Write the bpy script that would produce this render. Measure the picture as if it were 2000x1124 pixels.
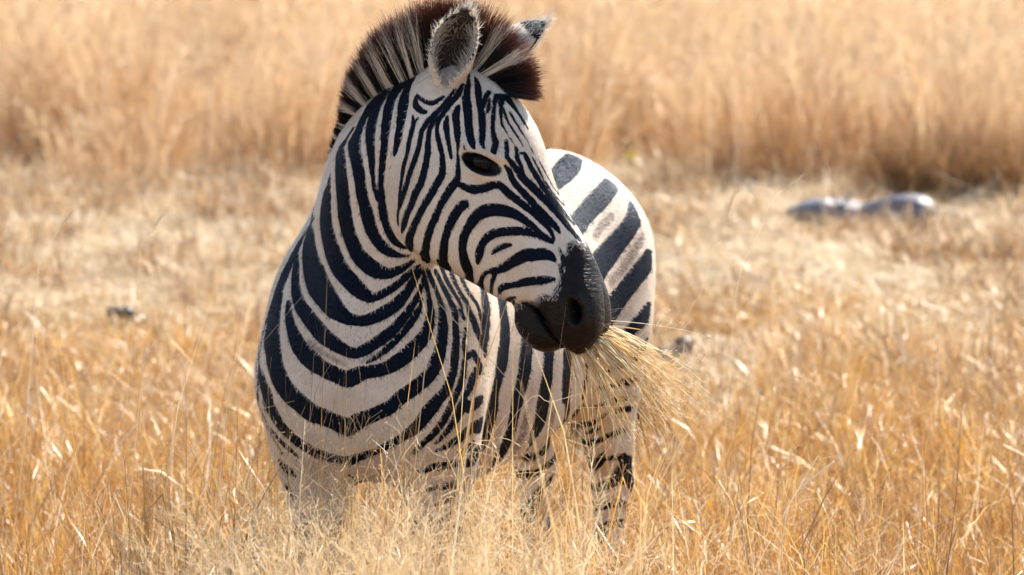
# A zebra in dry grass, head turned, chewing a mouthful of straw.  Blender 4.5, Cycles.
import bpy, bmesh, math, random
import numpy as np
NP = np.array
from mathutils import Vector, Matrix

for _o in list(bpy.data.objects): bpy.data.objects.remove(_o)
SC = bpy.context.scene
COL = SC.collection
random.seed(7); RNG = np.random.default_rng(7)

# ---------------------------------------------------------------- camera
cam = bpy.data.cameras.new('camera'); cam_o = bpy.data.objects.new('camera', cam); COL.objects.link(cam_o)
cam_o.location = (0, -10, 2.2); cam_o.rotation_euler = (math.pi/2-.1235, 0, 0)
cam.sensor_width = 36; cam.lens = 176.4; cam.clip_end = 2000
cam.dof.use_dof = True; cam.dof.focus_distance = 9.88; cam.dof.aperture_fstop = 5.4; cam.dof.aperture_blades = 0
SC.camera = cam_o

# ---------------------------------------------------------------- sky, sun, exposure
SUN_AZ, SUN_EL = math.radians(36), math.radians(45)         # azimuth to the right of straight behind the animal
world = bpy.data.worlds.new('World'); SC.world = world; world.use_nodes = True
_n = world.node_tree.nodes; _bg = _n['Background']
_sky = _n.new('ShaderNodeTexSky'); _sky.sky_type = 'NISHITA'; _sky.sun_disc = False
_sky.sun_elevation = SUN_EL; _sky.sun_rotation = SUN_AZ; _sky.air_density = 1.0; _sky.dust_density = .4; _sky.ozone_density = 1.6
world.node_tree.links.new(_sky.outputs[0], _bg.inputs[0]); _bg.inputs[1].default_value = .112
sun = bpy.data.lights.new('sun', 'SUN'); sun_o = bpy.data.objects.new('sun', sun); COL.objects.link(sun_o)
sun.energy = 5.0; sun.angle = math.radians(.53); sun.color = (1, .93, .82)
_d = Vector((math.sin(SUN_AZ)*math.cos(SUN_EL), math.cos(SUN_AZ)*math.cos(SUN_EL), math.sin(SUN_EL)))
sun_o.rotation_euler = _d.to_track_quat('Z', 'Y').to_euler()
SC.view_settings.view_transform = 'Standard'; SC.view_settings.look = 'None'
SC.view_settings.exposure = 1.3; SC.view_settings.gamma = 1; SC.view_settings.use_curve_mapping = False
SC.render.engine = 'CYCLES'
SC.cycles.max_bounces = 5; SC.cycles.transparent_max_bounces = 4; SC.cycles.diffuse_bounces = 3; SC.cycles.glossy_bounces = 2; SC.cycles.transmission_bounces = 3
SC.cycles.use_adaptive_sampling = True; SC.cycles.adaptive_threshold = .04; SC.cycles.adaptive_min_samples = 16
SC.cycles.use_denoising = True

# ---------------------------------------------------------------- helpers
def tag(o, label=None, category=None, group=None, kind=None):
    if label: o['label'] = label
    if category: o['category'] = category
    if group: o['group'] = group
    if kind: o['kind'] = kind
    return o
def link(name, mesh, parent=None, mat=None):
    o = bpy.data.objects.new(name, mesh); COL.objects.link(o)
    if parent: o.parent = parent; o.matrix_parent_inverse = Matrix.Translation(parent.location).inverted()
    if mat:
        mesh.materials.append(mat)
    return o
def empty(name, loc):
    o = bpy.data.objects.new(name, None); COL.objects.link(o); o.location = loc; o.empty_display_size = .1; return o
def fast_mesh(name, v, F, smooth=True):
    """mesh from numpy arrays; F is an array of triangles or quads"""
    me = bpy.data.meshes.new(name); v = np.asarray(v, np.float32); F = np.asarray(F, np.int32); k = F.shape[1]
    me.vertices.add(len(v)); me.vertices.foreach_set('co', v.ravel())
    me.loops.add(F.size); me.loops.foreach_set('vertex_index', F.ravel())
    me.polygons.add(len(F)); me.polygons.foreach_set('loop_start', np.arange(0, F.size, k, dtype=np.int32))
    me.polygons.foreach_set('loop_total', np.full(len(F), k, np.int32))
    if smooth: me.polygons.foreach_set('use_smooth', np.ones(len(F), bool))
    me.update(calc_edges=True); return me
def attr(me, name, val, typ='FLOAT'):
    a = me.attributes.new(name, typ, 'POINT'); val = np.asarray(val, np.float32)
    a.data.foreach_set('value' if typ == 'FLOAT' else 'color' if typ == 'FLOAT_COLOR' else 'vector', val.ravel())

class NT:
    """small node-tree writer"""
    def __init__(s, name):
        s.m = bpy.data.materials.new(name); s.m.use_nodes = True; s.t = s.m.node_tree; s.t.nodes.clear()
        s.out = s.t.nodes.new('ShaderNodeOutputMaterial')
    def n(s, typ, inp=None, **kw):
        d = s.t.nodes.new('ShaderNode'+typ)
        for k, v in kw.items(): setattr(d, k, v)
        for k, v in (inp or {}).items(): s.set(d.inputs[k], v)
        return d
    def set(s, sock, v):
        if isinstance(v, bpy.types.NodeSocket): s.t.links.new(v, sock)
        elif isinstance(v, bpy.types.Node): s.t.links.new(v.outputs[0], sock)
        else:
            if hasattr(sock.default_value, '__len__') and len(sock.default_value) == 4 and len(v) == 3: v = (*v, 1)
            sock.default_value = v
    def math(s, op, a, b=0., c=None, clamp=False):
        i = {0: a, 1: b}
        if c is not None: i[2] = c
        return s.n('Math', i, operation=op, use_clamp=clamp).outputs[0]
    def ramp(s, f, *st):
        d = s.n('ValToRGB', {0: f}); e = d.color_ramp.elements
        while len(e) < len(st): e.new(.5)
        for q, (p, c) in zip(e, st): q.position = p; q.color = (*c, 1)
        return d.outputs[0]
    def mix(s, f, a, b): return s.n('Mix', {0: f, 6: a, 7: b}, data_type='RGBA').outputs[2]
    def noise(s, vec, scale, detail=3, rough=.55):
        return s.n('TexNoise', {'Vector': vec, 'Scale': scale, 'Detail': detail, 'Roughness': rough}).outputs[0]
    def att(s, name): return s.n('Attribute', attribute_name=name)
    def step(s, x, a, b):
        return s.n('MapRange', {0: x, 1: a, 2: b}, interpolation_type='SMOOTHSTEP').outputs[0]
    def done(s, surf, disp=None):
        s.t.links.new(surf if isinstance(surf, bpy.types.NodeSocket) else surf.outputs[0], s.out.inputs[0]); return s.m
# ---------------------------------------------------------------- ground
def ground_material():
    g = NT('dry_soil'); co = g.n('TexCoord').outputs['Object']
    n1 = g.noise(co, .8, 5); n2 = g.noise(co, 14, 6, .65); n3 = g.noise(co, 90, 4, .7)
    c = g.ramp(n2, (.30, (.10, .062, .036)), (.50, (.22, .145, .085)), (.68, (.36, .27, .17)))
    c = g.mix(g.math('MULTIPLY', n1, .6), c, (.30, .21, .12))
    c = g.mix(g.step(n3, .58, .72), c, (.50, .40, .27))
    b = g.n('Bump', {'Strength': .8, 'Distance': .03, 'Height': g.math('ADD', n2, g.math('MULTIPLY', n3, .3))})
    return g.done(g.n('BsdfPrincipled', {'Base Color': c, 'Roughness': .95, 'Specular IOR Level': .1, 'Normal': b}))
def ground():
    # one sheet to the horizon, finely divided and slightly rough near the animal
    xs = np.concatenate([[-900, -300, -100, -40, -20], np.linspace(-12, 12, 121), [20, 40, 100, 300, 900]])
    ys = np.concatenate([[-300, -60, -20, -10], np.linspace(-6, 34, 201), [45, 70, 120, 300, 1500]])
    X, Y = np.meshgrid(xs, ys, indexing='ij')
    Z = .03*np.sin(X*1.3+.7)*np.sin(Y*.9)+.02*np.sin(X*3.1+Y*2.3)+.012*np.sin(X*7.7-Y*5.1)
    Z *= np.clip(1-(np.abs(X)-10)/4, 0, 1)*np.clip(1-(np.abs(Y-12)-18)/6, 0, 1)
    n = len(ys); i = np.arange(len(xs)-1)[:, None]*n+np.arange(n-1)[None]
    F = np.stack([i, i+n, i+n+1, i+1], -1).reshape(-1, 4)
    o = link('ground', fast_mesh('ground', np.stack([X, Y, Z-.03], -1).reshape(-1, 3), F), None, ground_material()); tag(o, kind='structure')
ground()

# ---------------------------------------------------------------- grass
def straw_material(name, stops, trans=.42, gloss=.12, rough=.38, tip=.35):
    """dry blades: colour differs from blade to blade, light comes through them"""
    g = NT(name); r = g.att('blade_rand').outputs['Fac']; t = g.att('blade_t').outputs['Fac']
    oi = g.n('ObjectInfo').outputs['Random']
    f = g.math('FRACT', g.math('ADD', r, g.math('MULTIPLY', oi, .37)))
    c = g.ramp(f, *stops)
    c = g.mix(g.math('MULTIPLY', g.step(t, .45, 1.), tip), c, (.76, .60, .38))
    d = g.n('BsdfDiffuse', {0: c}); tr = g.n('BsdfTranslucent', {0: c})
    m = g.n('MixShader', {0: trans, 1: d, 2: tr})
    gl = g.n('BsdfGlossy', {0: (.9, .88, .84), 1: rough})
    return g.done(g.n('MixShader', {0: gloss, 1: m, 2: gl}))

def blades(n, rad, h0, h1, w0, w1, lean, curl, seed, levels=5, flat=0., kink=0.):
    """mesh of n bent blades growing from a disc; attributes: random value per blade, position along it"""
    r = np.random.default_rng(seed); a = r.random(n)*2*np.pi; q = np.sqrt(r.random(n))*rad
    base = np.stack([q*np.cos(a), q*np.sin(a), np.zeros(n)], 1)
    L = h0+(h1-h0)*r.random(n); w = w0+(w1-w0)*r.random(n)
    az = a*0+r.random(n)*2*np.pi; th = np.abs(r.normal(0, lean, n)); dth = r.normal(curl, curl*.7, n)
    if flat: th = np.pi/2-np.abs(r.normal(0, .12, n)); dth = r.normal(.1, .5, n); base[:, 2] = .004+.05*r.random(n)*flat
    t = np.linspace(0, 1, levels); P = np.zeros((n, levels, 3)); P[:, 0] = base; S = np.zeros((n, levels, 3))
    ang = th.copy(); azz = az.copy()
    for k in range(1, levels):
        d = np.stack([np.sin(ang)*np.cos(azz), np.sin(ang)*np.sin(azz), np.cos(ang)], 1)
        P[:, k] = P[:, k-1]+d*(L/(levels-1))[:, None]
        ang = ang+dth/(levels-1)*(.4+1.2*t[k]); azz = azz+r.normal(0, .25, n)
        if kink:
            m = r.random(n) < kink; ang[m] += r.normal(.9, .4, m.sum())
    tw = az+np.pi/2+r.normal(0, .9, n)
    for k in range(levels):
        tk = tw+r.normal(0, .5, n)*k/levels; S[:, k] = np.stack([np.cos(tk), np.sin(tk), .25*np.sin(tk*3)], 1)
    P[:, :, 2] = np.maximum(P[:, :, 2], .004)
    ww = (w[:, None]*np.clip(1.15-t**2.2*1.05, .06, 1)[None])[..., None]
    V = np.stack([P-S*ww/2, P+S*ww/2], 2).reshape(-1, 3)
    k = np.arange(levels-1); F = np.stack([2*k, 2*k+1, 2*k+3, 2*k+2], 1); F = (F[None]+(np.arange(n)*levels*2)[:, None, None]).reshape(-1, 4)
    rnd = np.repeat(r.random(n), levels*2); tt = np.tile(np.repeat(t, 2), n)
    return V, F, rnd, tt
def panicle(stems, rad, h0, h1, lean, seed, br=26, brl=.07, wst=.0016, wbr=.0007, arch=.5, head=.34):
    """fine flowering stems: each carries a loose plume of hair-thin branches with seed specks"""
    r = np.random.default_rng(seed); Vs = []; Fs = []; Rn = []; Ts = []; n0 = 0
    def strip(P, w, rv, t0, t1):
        nonlocal n0
        P = NP(P); k = len(P); d = np.gradient(P, axis=0); s = np.cross(d, r.normal(size=3)); s /= np.linalg.norm(s, axis=1)[:, None]+1e-9
        ww = NP(w)[:, None] if hasattr(w, '__len__') else w
        Vs.append(np.stack([P-s*ww/2, P+s*ww/2], 1).reshape(-1, 3)); q = np.arange(k-1)
        Fs.append(np.stack([2*q, 2*q+1, 2*q+3, 2*q+2], 1)+n0); n0 += 2*k; Rn.append(np.full(2*k, rv)); Ts.append(np.repeat(np.linspace(t0, t1, k), 2))
    for _ in range(stems):
        a = r.random()*6.28; q = rad*math.sqrt(r.random()); L = h0+(h1-h0)*r.random(); az = r.random()*6.28; th = abs(r.normal(0, lean)); rv = r.random()
        p = NP([q*math.cos(a), q*math.sin(a), 0.]); P = [p]; m = 7; bend = abs(r.normal(arch, arch*.5))
        for k in range(m):
            d = NP([math.sin(th)*math.cos(az), math.sin(th)*math.sin(az), math.cos(th)]); p = p+d*L/m; P.append(p); th += bend/m*(.3+1.5*k/m)
        P = NP(P); strip(P, np.linspace(wst, wst*.45, m+1), rv, 0, .7)
        for b in range(br):
            f = 1-head*(1-(b/br)); x = f*m; i = min(int(x), m-1); o = P[i]*(1-(x-i))+P[i+1]*(x-i); ax = P[i+1]-P[i]; ax /= np.linalg.norm(ax)
            side = np.cross(ax, r.normal(size=3)); side /= np.linalg.norm(side); l = brl*(.4+.8*r.random())*(1.15-.7*(b/br)); sp = .45+.55*r.random()
            d = ax*(1-.45*sp)+side*sp; e = o+d*l*.55; e2 = e+(d+r.normal(0, .25, 3))*l*.45
            strip([o, e, e2], [wbr, wbr, wbr*.8], rv*.5+.5*r.random(), .75, 1)
            if r.random() < .8:
                sd = r.normal(size=3); sd /= np.linalg.norm(sd); strip([e2, e2+sd*.003], [.0014, .0010], .95*r.random(), .9, 1)
    return np.vstack(Vs), np.vstack(Fs), np.concatenate(Rn), np.concatenate(Ts)
def proto(name, parts, mat):
    n = 0; V = []; F = []; R = []; T = []
    for v, f, r, t in parts: V.append(v); F.append(f+n); n += len(v); R.append(r); T.append(t)
    me = fast_mesh(name, np.vstack(V), np.vstack(F), False); attr(me, 'blade_rand', np.concatenate(R)); attr(me, 'blade_t', np.concatenate(T))
    me.materials.append(mat); return bpy.data.objects.new(name, me)

def scatter(name, pts, rotz, tilt, scale, idx, protos):
    """one object: prototypes instanced on points by a geometry-nodes modifier"""
    col = bpy.data.collections.new(name+'_blades')
    for k, p in enumerate(protos): p.name = '%s_%02d' % (name, k); col.objects.link(p)
    me = bpy.data.meshes.new(name); me.from_pydata([tuple(p) for p in pts], [], [])
    rot = np.stack([tilt[:, 0], tilt[:, 1], rotz], 1)
    attr(me, 'rot', rot, 'FLOAT_VECTOR'); attr(me, 'scl', scale, 'FLOAT_VECTOR')
    a = me.attributes.new('pick', 'INT', 'POINT'); a.data.foreach_set('value', np.asarray(idx, np.int32))
    o = link(name, me)
    ng = bpy.data.node_groups.new(name, 'GeometryNodeTree'); ng.interface.new_socket('Geometry', in_out='INPUT', socket_type='NodeSocketGeometry'); ng.interface.new_socket('Geometry', in_out='OUTPUT', socket_type='NodeSocketGeometry')
    N = ng.nodes; L = ng.links.new; gi = N.new('NodeGroupInput'); go = N.new('NodeGroupOutput')
    m2p = N.new('GeometryNodeMeshToPoints'); L(gi.outputs[0], m2p.inputs[0])
    ci = N.new('GeometryNodeCollectionInfo'); ci.inputs[0].default_value = col; ci.inputs[1].default_value = True; ci.inputs[2].default_value = True
    ip = N.new('GeometryNodeInstanceOnPoints'); L(m2p.outputs[0], ip.inputs['Points']); L(ci.outputs[0], ip.inputs['Instance']); ip.inputs['Pick Instance'].default_value = True
    def na(nm, typ):
        d = N.new('GeometryNodeInputNamedAttribute'); d.data_type = typ; d.inputs[0].default_value = nm; return d.outputs[0]
    L(na('pick', 'INT'), ip.inputs['Instance Index']); L(na('scl', 'FLOAT_VECTOR'), ip.inputs['Scale'])
    e2r = N.new('FunctionNodeEulerToRotation'); L(na('rot', 'FLOAT_VECTOR'), e2r.inputs[0]); L(e2r.outputs[0], ip.inputs['Rotation'])
    L(ip.outputs[0], go.inputs[0]); md = o.modifiers.new('instances', 'NODES'); md.node_group = ng
    return o

def sow(rng, y0, y1, pitch, margin, keep=None):
    """jittered grid of patch centres over the strip of ground the lens sees between two depths, with a margin"""
    out = []
    for y in np.arange(y0, y1, pitch):
        hw = .104*(y+10)+margin
        x = np.arange(-hw, hw, pitch)+rng.random()*pitch; out.append(np.stack([x, np.full(len(x), y), np.zeros(len(x))-.035], 1))
    p = np.vstack(out); p[:, :2] += (rng.random((len(p), 2))-.5)*pitch*.7
    return p[keep(p[:, 0], p[:, 1])] if keep else p
def patch(size, n, make, seed):
    """n tufts spread over a square patch of ground, in one mesh"""
    r = np.random.default_rng(seed); V = []; F = []; R = []; T = []; c = 0
    for k in range(n):
        v, f, a, t = make(seed*1000+k)
        z = r.random()*6.28; s = .75+.5*r.random(); m = NP([[math.cos(z), -math.sin(z), 0], [math.sin(z), math.cos(z), 0], [0, 0, 1]])*s
        V.append(v@m.T+NP([*(r.random(2)-.5)*size, 0])); F.append(f+c); c += len(v); R.append((a+r.random()*.25) % 1); T.append(t)
    return np.vstack(V), np.vstack(F), np.concatenate(R), np.concatenate(T)
def wall_line(x): return 11.55+.10*np.sin(x*2.1)+.07*np.sin(x*5.3+1)-.55*np.clip((x-1.15)/.5, 0, 1)+.25*np.clip((x-2.1)/.4, 0, 1)
def nz(x, y, s): return np.sin(x*s+1.3)*np.sin(y*s*.8+.4)+.6*np.sin(x*s*2.3-y*s*1.7+2)

GOLD = straw_material('golden_blade', [(0, (.14, .045, .007)), (.28, (.38, .150, .018)), (.60, (.58, .285, .040)), (.84, (.70, .43, .11)), (.95, (.84, .68, .40)), (1, (.90, .84, .74))], .40, .06, .32, .22)
TAN = straw_material('tan_blade', [(0, (.22, .090, .030)), (.3, (.48, .25, .10)), (.65, (.66, .42, .21)), (1, (.84, .68, .48))], .48, .05, .4, .5)
PALE = straw_material('bleached_straw', [(0, (.32, .19, .080)), (.3, (.58, .42, .23)), (.7, (.77, .63, .42)), (1, (.90, .83, .70))], .34, .05, .4)
RUSTY = straw_material('rusty_blade', [(0, (.15, .065, .024)), (.4, (.36, .18, .070)), (.75, (.60, .39, .19)), (1, (.82, .68, .48))], .30, .05, .4, .3)
PLUME = straw_material('plume', [(0, (.50, .29, .11)), (.4, (.66, .45, .22)), (1, (.84, .70, .48))], .45, .05)
STALK = straw_material('brown_stalk', [(0, (.16, .070, .028)), (.6, (.32, .16, .065)), (1, (.50, .31, .15))], .3, .08)

def field_of_grass():
    rg = np.random.default_rng(21)
    def put(name, label, p, protos, s0, s1, tl, hz=None):
        n = len(p); sc = (s0+(s1-s0)*rg.random(n))
        s3 = np.stack([sc, sc, sc*(hz if hz is not None else 1)], 1)
        o = scatter(name, p, rg.random(n)*6.28, rg.normal(0, tl, (n, 2)), s3, rg.integers(0, len(protos), n), protos)
        tag(o, label, None, None, 'stuff'); return o
    # near grass: golden leafy tufts with curled, broken tips, thinning towards the mown strip
    def near(s): 
        a = blades(9, .09, .22, .50, .0017, .0036, .36, 1.3, s, 5, kink=.12); b = blades(16, .12, .12, .36, .0020, .0046, .85, 2.6, s+7, 6, kink=.26)
        return np.vstack([a[0], b[0]]), np.vstack([a[1], b[1]+len(a[0])]), np.concatenate([a[2], b[2]]), np.concatenate([a[3], b[3]])
    P1 = [proto('t', [patch(.52, 34, near, s+1)], GOLD) for s in range(7)]
    p = sow(rg, -2.4, 7.4, .44, 2.2, lambda x, y: rg.random(len(x)) < np.clip(1.15-(y-np.where(x > .15, np.where(x > .85, 5.6, 3.6), 5.6)-.6*nz(x, y, 1.3))/1.9, .04, 1))
    hz = np.clip(1.12-.72*(p[:, 1]-.4)/6, .30, 1.12)*(1+.12*nz(p[:, 0], p[:, 1], 2.3))*np.where((p[:, 1] < .05) & (np.abs(p[:, 0]+.22) < .42), 1.55, np.where((p[:, 1] < .05) & (np.abs(p[:, 0]+.1) < .9), 1.2, 1.))
    put('near_grass', 'golden dry grass standing around the zebra in the foreground', p, P1, .9, 1.15, .05, hz)
    # thin brown stalks between the tufts
    P2 = [proto('t', [patch(.8, 16, lambda s: blades(4, .10, .30, .62, .0011, .0019, .26, .40, s, 6), s+60)], STALK) for s in range(4)]
    put('brown_stalks', 'thin brown stalks among the golden foreground grass', sow(rg, -2.3, 4.5, .75, 1.8), P2, .8, 1.1, .05)
    # plumes: fine pale seed heads, thickest in front of the forelegs
    P3 = [proto('t', [panicle(12, .10, .58, .83, .20, s+200, 30, .080)], PLUME) for s in range(6)]
    def kp(x, y):
        d = np.where((y < -.35) & (y > -1.5), (.95*np.exp(-((x+.24)/.29)**4)+.07*np.exp(-((x-.30)/.25)**2)+.02)*1.9*(.9+.3*nz(x, y, 7.)), 0)
        return rg.random(len(x)) < d
    put('grass_plumes', 'pale feathery grass plumes in front of the zebra legs', sow(rg, -1.9, 0, .125, .6, kp), P3, .85, 1.08, .07)
    # bleached litter lying over the mown strip and under the tufts
    def lit(s):
        a = blades(34, .20, .06, .26, .0030, .0060, .2, .5, s, 4, flat=1.); b = blades(6, .2, .04, .12, .003, .005, .6, .8, s+3, 4)
        return np.vstack([a[0], b[0]]), np.vstack([a[1], b[1]+len(a[0])]), np.concatenate([a[2], b[2]]), np.concatenate([a[3], b[3]])
    P4 = [proto('t', [patch(.75, 26, lit, s+30)], PALE) for s in range(5)]
    put('straw_litter', 'bleached cut straw lying flat on the mown strip', sow(rg, 1.5, 12.2, .62, 4.5), P4, .9, 1.15, .03)
    # low rusty regrowth in the mown strip
    P5 = [proto('t', [patch(.24, 7, lambda s: blades(20, .05, .05, .20, .0028, .0060, .65, 1.1, s, 4, kink=.15), s+80)], RUSTY) for s in range(5)]
    p = sow(rg, 4.4, 12.0, .21, 3.5, lambda x, y: rg.random(len(x)) < np.clip(.34+.36*nz(x, y, 2.6)+.24*nz(x+3, y, 6.1), .05, .9))
    put('stubble', 'low rusty stubble in the mown strip behind the zebra', p, P5, .55, 1.45, .12)
    # the standing field of taller grass behind, with feathery heads
    def tall(s):
        a = blades(16, .09, .22, .62, .0030, .0058, .24, .75, s, 5)
        b = panicle(2, .10, .46, .72, .20, s+5, 12, .085, .0024, .0026, .5, .42)
        return np.vstack([a[0], b[0]]), np.vstack([a[1], b[1]+len(a[0])]), np.concatenate([a[2], b[2]]), np.concatenate([a[3], b[3]])
    P6 = [proto('t', [patch(.50, 20, tall, s+100)], TAN) for s in range(6)]
    p = sow(rg, 10.4, 26, .45, 6.0, lambda x, y: (y > wall_line(x)+.10+.14*nz(x, y, 4.)+rg.normal(0, .16, len(x))) & (rg.random(len(x)) < np.clip(1.5-(y-11)/14, .7, 1)))
    hz = np.clip(1+.30*nz(p[:, 0], p[:, 1], 2.6), .5, 1.6)
    put('tall_grass', 'field of taller tan grass with feathery heads behind the mown strip', p, P6, .85, 1.2, .05, hz)
field_of_grass()

# ---------------------------------------------------------------- dry bush and low tufts that stand out behind
def clump(name, loc, label, cat, n, rad, h0, h1, stops, seed, sc=(1, 1, 1), twigs=30, group=None):
    root = empty(name, loc); tag(root, label, cat, group); rg = np.random.default_rng(seed)
    mat = straw_material(name+'_blade', stops, .38, .04, .4, .15); mt = straw_material(name+'_twig', [(0, (.05, .03, .02)), (1, (.16, .09, .05))], .1, .05, .4, 0)
    V, F, R, T = blades(n, rad, h0, h1, .003, .007, .45, 1.0, seed, 5, kink=.12); me = fast_mesh('foliage', V*NP(sc)+NP(loc), F, False); attr(me, 'blade_rand', R); attr(me, 'blade_t', T); tag(link('foliage', me, root, mat), kind='stuff')
    V, F, R, T = blades(twigs, rad*.7, h0, h1, .003, .005, .5, .4, seed+1, 5, kink=.2); me = fast_mesh('twigs', V*NP(sc)+NP(loc), F, False); attr(me, 'blade_rand', R); attr(me, 'blade_t', T); tag(link('twigs', me, root, mt), kind='stuff')
RUST = [(0, (.11, .045, .016)), (.4, (.26, .115, .036)), (.75, (.42, .21, .075)), (1, (.56, .36, .18))]
clump('dry_bush', (1.90, 10.72, -.03), 'dark brown dry bush at the right edge before the tall grass', 'bush', 3200, .42, .14, .48, RUST, 61, (1.05, .5, .92), 420)
clump('grass_tuft', (-.98, 9.95, -.03), 'low rusty grass tuft in the mown strip just left of the zebra neck', 'grass tuft', 420, .20, .06, .17, RUST, 62, (1.2, .7, 1), 20, 'rusty tufts in the mown strip')
clump('grass_tuft', (1.66, 8.35, -.03), 'broad rusty grass tuft in front of the log', 'grass tuft', 420, .22, .08, .24, RUST, 63, (1.3, .7, 1), 20, 'rusty tufts in the mown strip')
clump('grass_tuft', (1.36, 9.44, -.03), 'small rusty grass tuft hiding the middle of the log', 'grass tuft', 160, .08, .06, .13, RUST, 64, (1.2, .6, 1), 8, 'rusty tufts in the mown strip')
# ---------------------------------------------------------------- zebra shape
# The body is one implicit surface (torso, neck, head, four legs, tail dock
# blended together) turned into one continuous mesh.
NP = np.array
BB = NP([.39, .921, 0.]); BB /= np.linalg.norm(BB)          # backwards along the spine
BL = NP([BB[1], -BB[0], 0.])                                # towards the animal's left
BA = NP([-.34, 0., 0.])                                     # ground point under the breast
def body_pt(t, l, z): return BA + BB*t + BL*l + NP([0, 0, z])

def pchip(xs, ys):
    xs = NP(xs, float); ys = NP(ys, float); h = np.diff(xs); d = np.diff(ys)/h
    m = np.zeros_like(ys); m[0] = d[0]; m[-1] = d[-1]
    for i in range(1, len(xs)-1):
        if d[i-1]*d[i] > 0:
            w1 = 2*h[i]+h[i-1]; w2 = h[i]+2*h[i-1]
            m[i] = (w1+w2)/(w1/d[i-1]+w2/d[i])
    def f(x):
        x = np.clip(x, xs[0], xs[-1]); i = np.clip(np.searchsorted(xs, x)-1, 0, len(xs)-2)
        t = (x-xs[i])/h[i]
        return ((1+2*t)*(1-t)**2*ys[i] + t*(1-t)**2*h[i]*m[i] + t*t*(3-2*t)*ys[i+1] + t*t*(t-1)*h[i]*m[i+1])
    return f

def smin(a, b, k):
    h = np.clip(.5+.5*(b-a)/k, 0, 1)
    return b*(1-h)+a*h-k*h*(1-h)
def smax(a, b, k): return -smin(-a, -b, k)

def ell(p, c, R, r):
    """ellipsoid: rows of R are its axes, r its radii"""
    q = (p-c)@NP(R).T/NP(r)
    n = np.sqrt((q*q).sum(1))+1e-9
    return (n-1)*min(r)*.75+(n-1)*np.mean(r)*.25

def cone(p, a, b, ra, rb):
    ba = b-a; h = np.clip(((p-a)@ba)/(ba@ba), 0, 1)
    return np.sqrt((((p-a)-h[:, None]*ba)**2).sum(1))-(ra+(rb-ra)*h)

# torso stations: along the spine, half width, top, bottom
TS = NP([
 (-.02, .010, .86, .78), (.00, .060, .92, .70), (.04, .115, .97, .625), (.10, .158, 1.01, .565), (.18, .170, 1.06, .540),
 (.28, .178, 1.11, .525), (.38, .200, 1.115, .515), (.48, .226, 1.115, .506), (.62, .240, 1.095, .500), (.78, .238, 1.09, .525),
 (.92, .222, 1.12, .585), (1.04, .212, 1.142, .65), (1.14, .192, 1.125, .70), (1.22, .170, 1.07, .74), (1.28, .11, 1.00, .78), (1.315, .02, .93, .86)])
tor_w = pchip(TS[:, 0], TS[:, 1]); tor_t = pchip(TS[:, 0], TS[:, 2]); tor_b = pchip(TS[:, 0], TS[:, 3])
def f_torso(p):
    q = p-BA; t = q@BB; l = q@BL; z = p[:, 2]
    w = tor_w(t); a = tor_t(t); b = tor_b(t); c = (a+b)/2; hh = (a-b)/2
    v = (z-c)/hh; n = 2.25
    lw = np.where(v > 0, w*(1-(.10+.34*np.clip((.62-t)/.35, 0, 1)+.24*np.clip((t-.80)/.2, 0, 1))*np.clip(v, 0, 1)**1.6), w)
    r = (np.abs(v)**n+np.abs(l/lw)**n)**(1/n)
    f = (r-1)*np.minimum(hh, w)*.8
    cap = np.maximum(TS[0, 0]-t, t-TS[-1, 0])
    return np.where(cap > 0, np.maximum(f, cap), f)

# neck stations: centre, dorsal direction, half depth dorsal, half depth ventral, half width
NK = [
 ((-.150, .520, .640), ( .30, .65, .70), .150, .150, .150),
 ((-.190, .420, .740), ( .28, .70, .68), .190, .215, .185),
 ((-.235, .320, .850), ( .20, .72, .66), .215, .250, .205),
 ((-.272, .215, .960), (-.05, .75, .66), .180, .230, .170),
 ((-.290, .125, 1.070), (-.32, .68, .66), .158, .190, .118),
 ((-.272, .055, 1.165), (-.55, .50, .67), .132, .158, .100),
 ((-.226, .010, 1.245), (-.66, .30, .69), .116, .142, .090),
 ((-.160, -.020, 1.300), (-.56, .18, .81), .098, .125, .076),
 ((-.100, -.035, 1.320), (-.35, .10, .93), .070, .108, .066)]
def cr(P, n):
    P = NP(P, float); P = np.vstack([2*P[0]-P[1], P, 2*P[-1]-P[-2]]); out = []
    for i in range(1, len(P)-2):
        for k in range(n):
            t = k/n; a, b, c, d = P[i-1:i+3]
            out.append(.5*(2*b+(c-a)*t+(2*a-5*b+4*c-d)*t*t+(3*b-a-3*c+d)*t**3))
    out.append(P[-2]); return NP(out)
NN = 10
nk_c = cr([k[0] for k in NK], NN); nk_d = cr([k[1] for k in NK], NN); nk_r = cr([k[2:] for k in NK], NN)
nk_t = np.gradient(nk_c, axis=0); nk_t /= np.linalg.norm(nk_t, axis=1)[:, None]
nk_d -= (nk_d*nk_t).sum(1)[:, None]*nk_t; nk_d /= np.linalg.norm(nk_d, axis=1)[:, None]
nk_w = np.cross(nk_d, nk_t)                                 # towards one side
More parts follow.
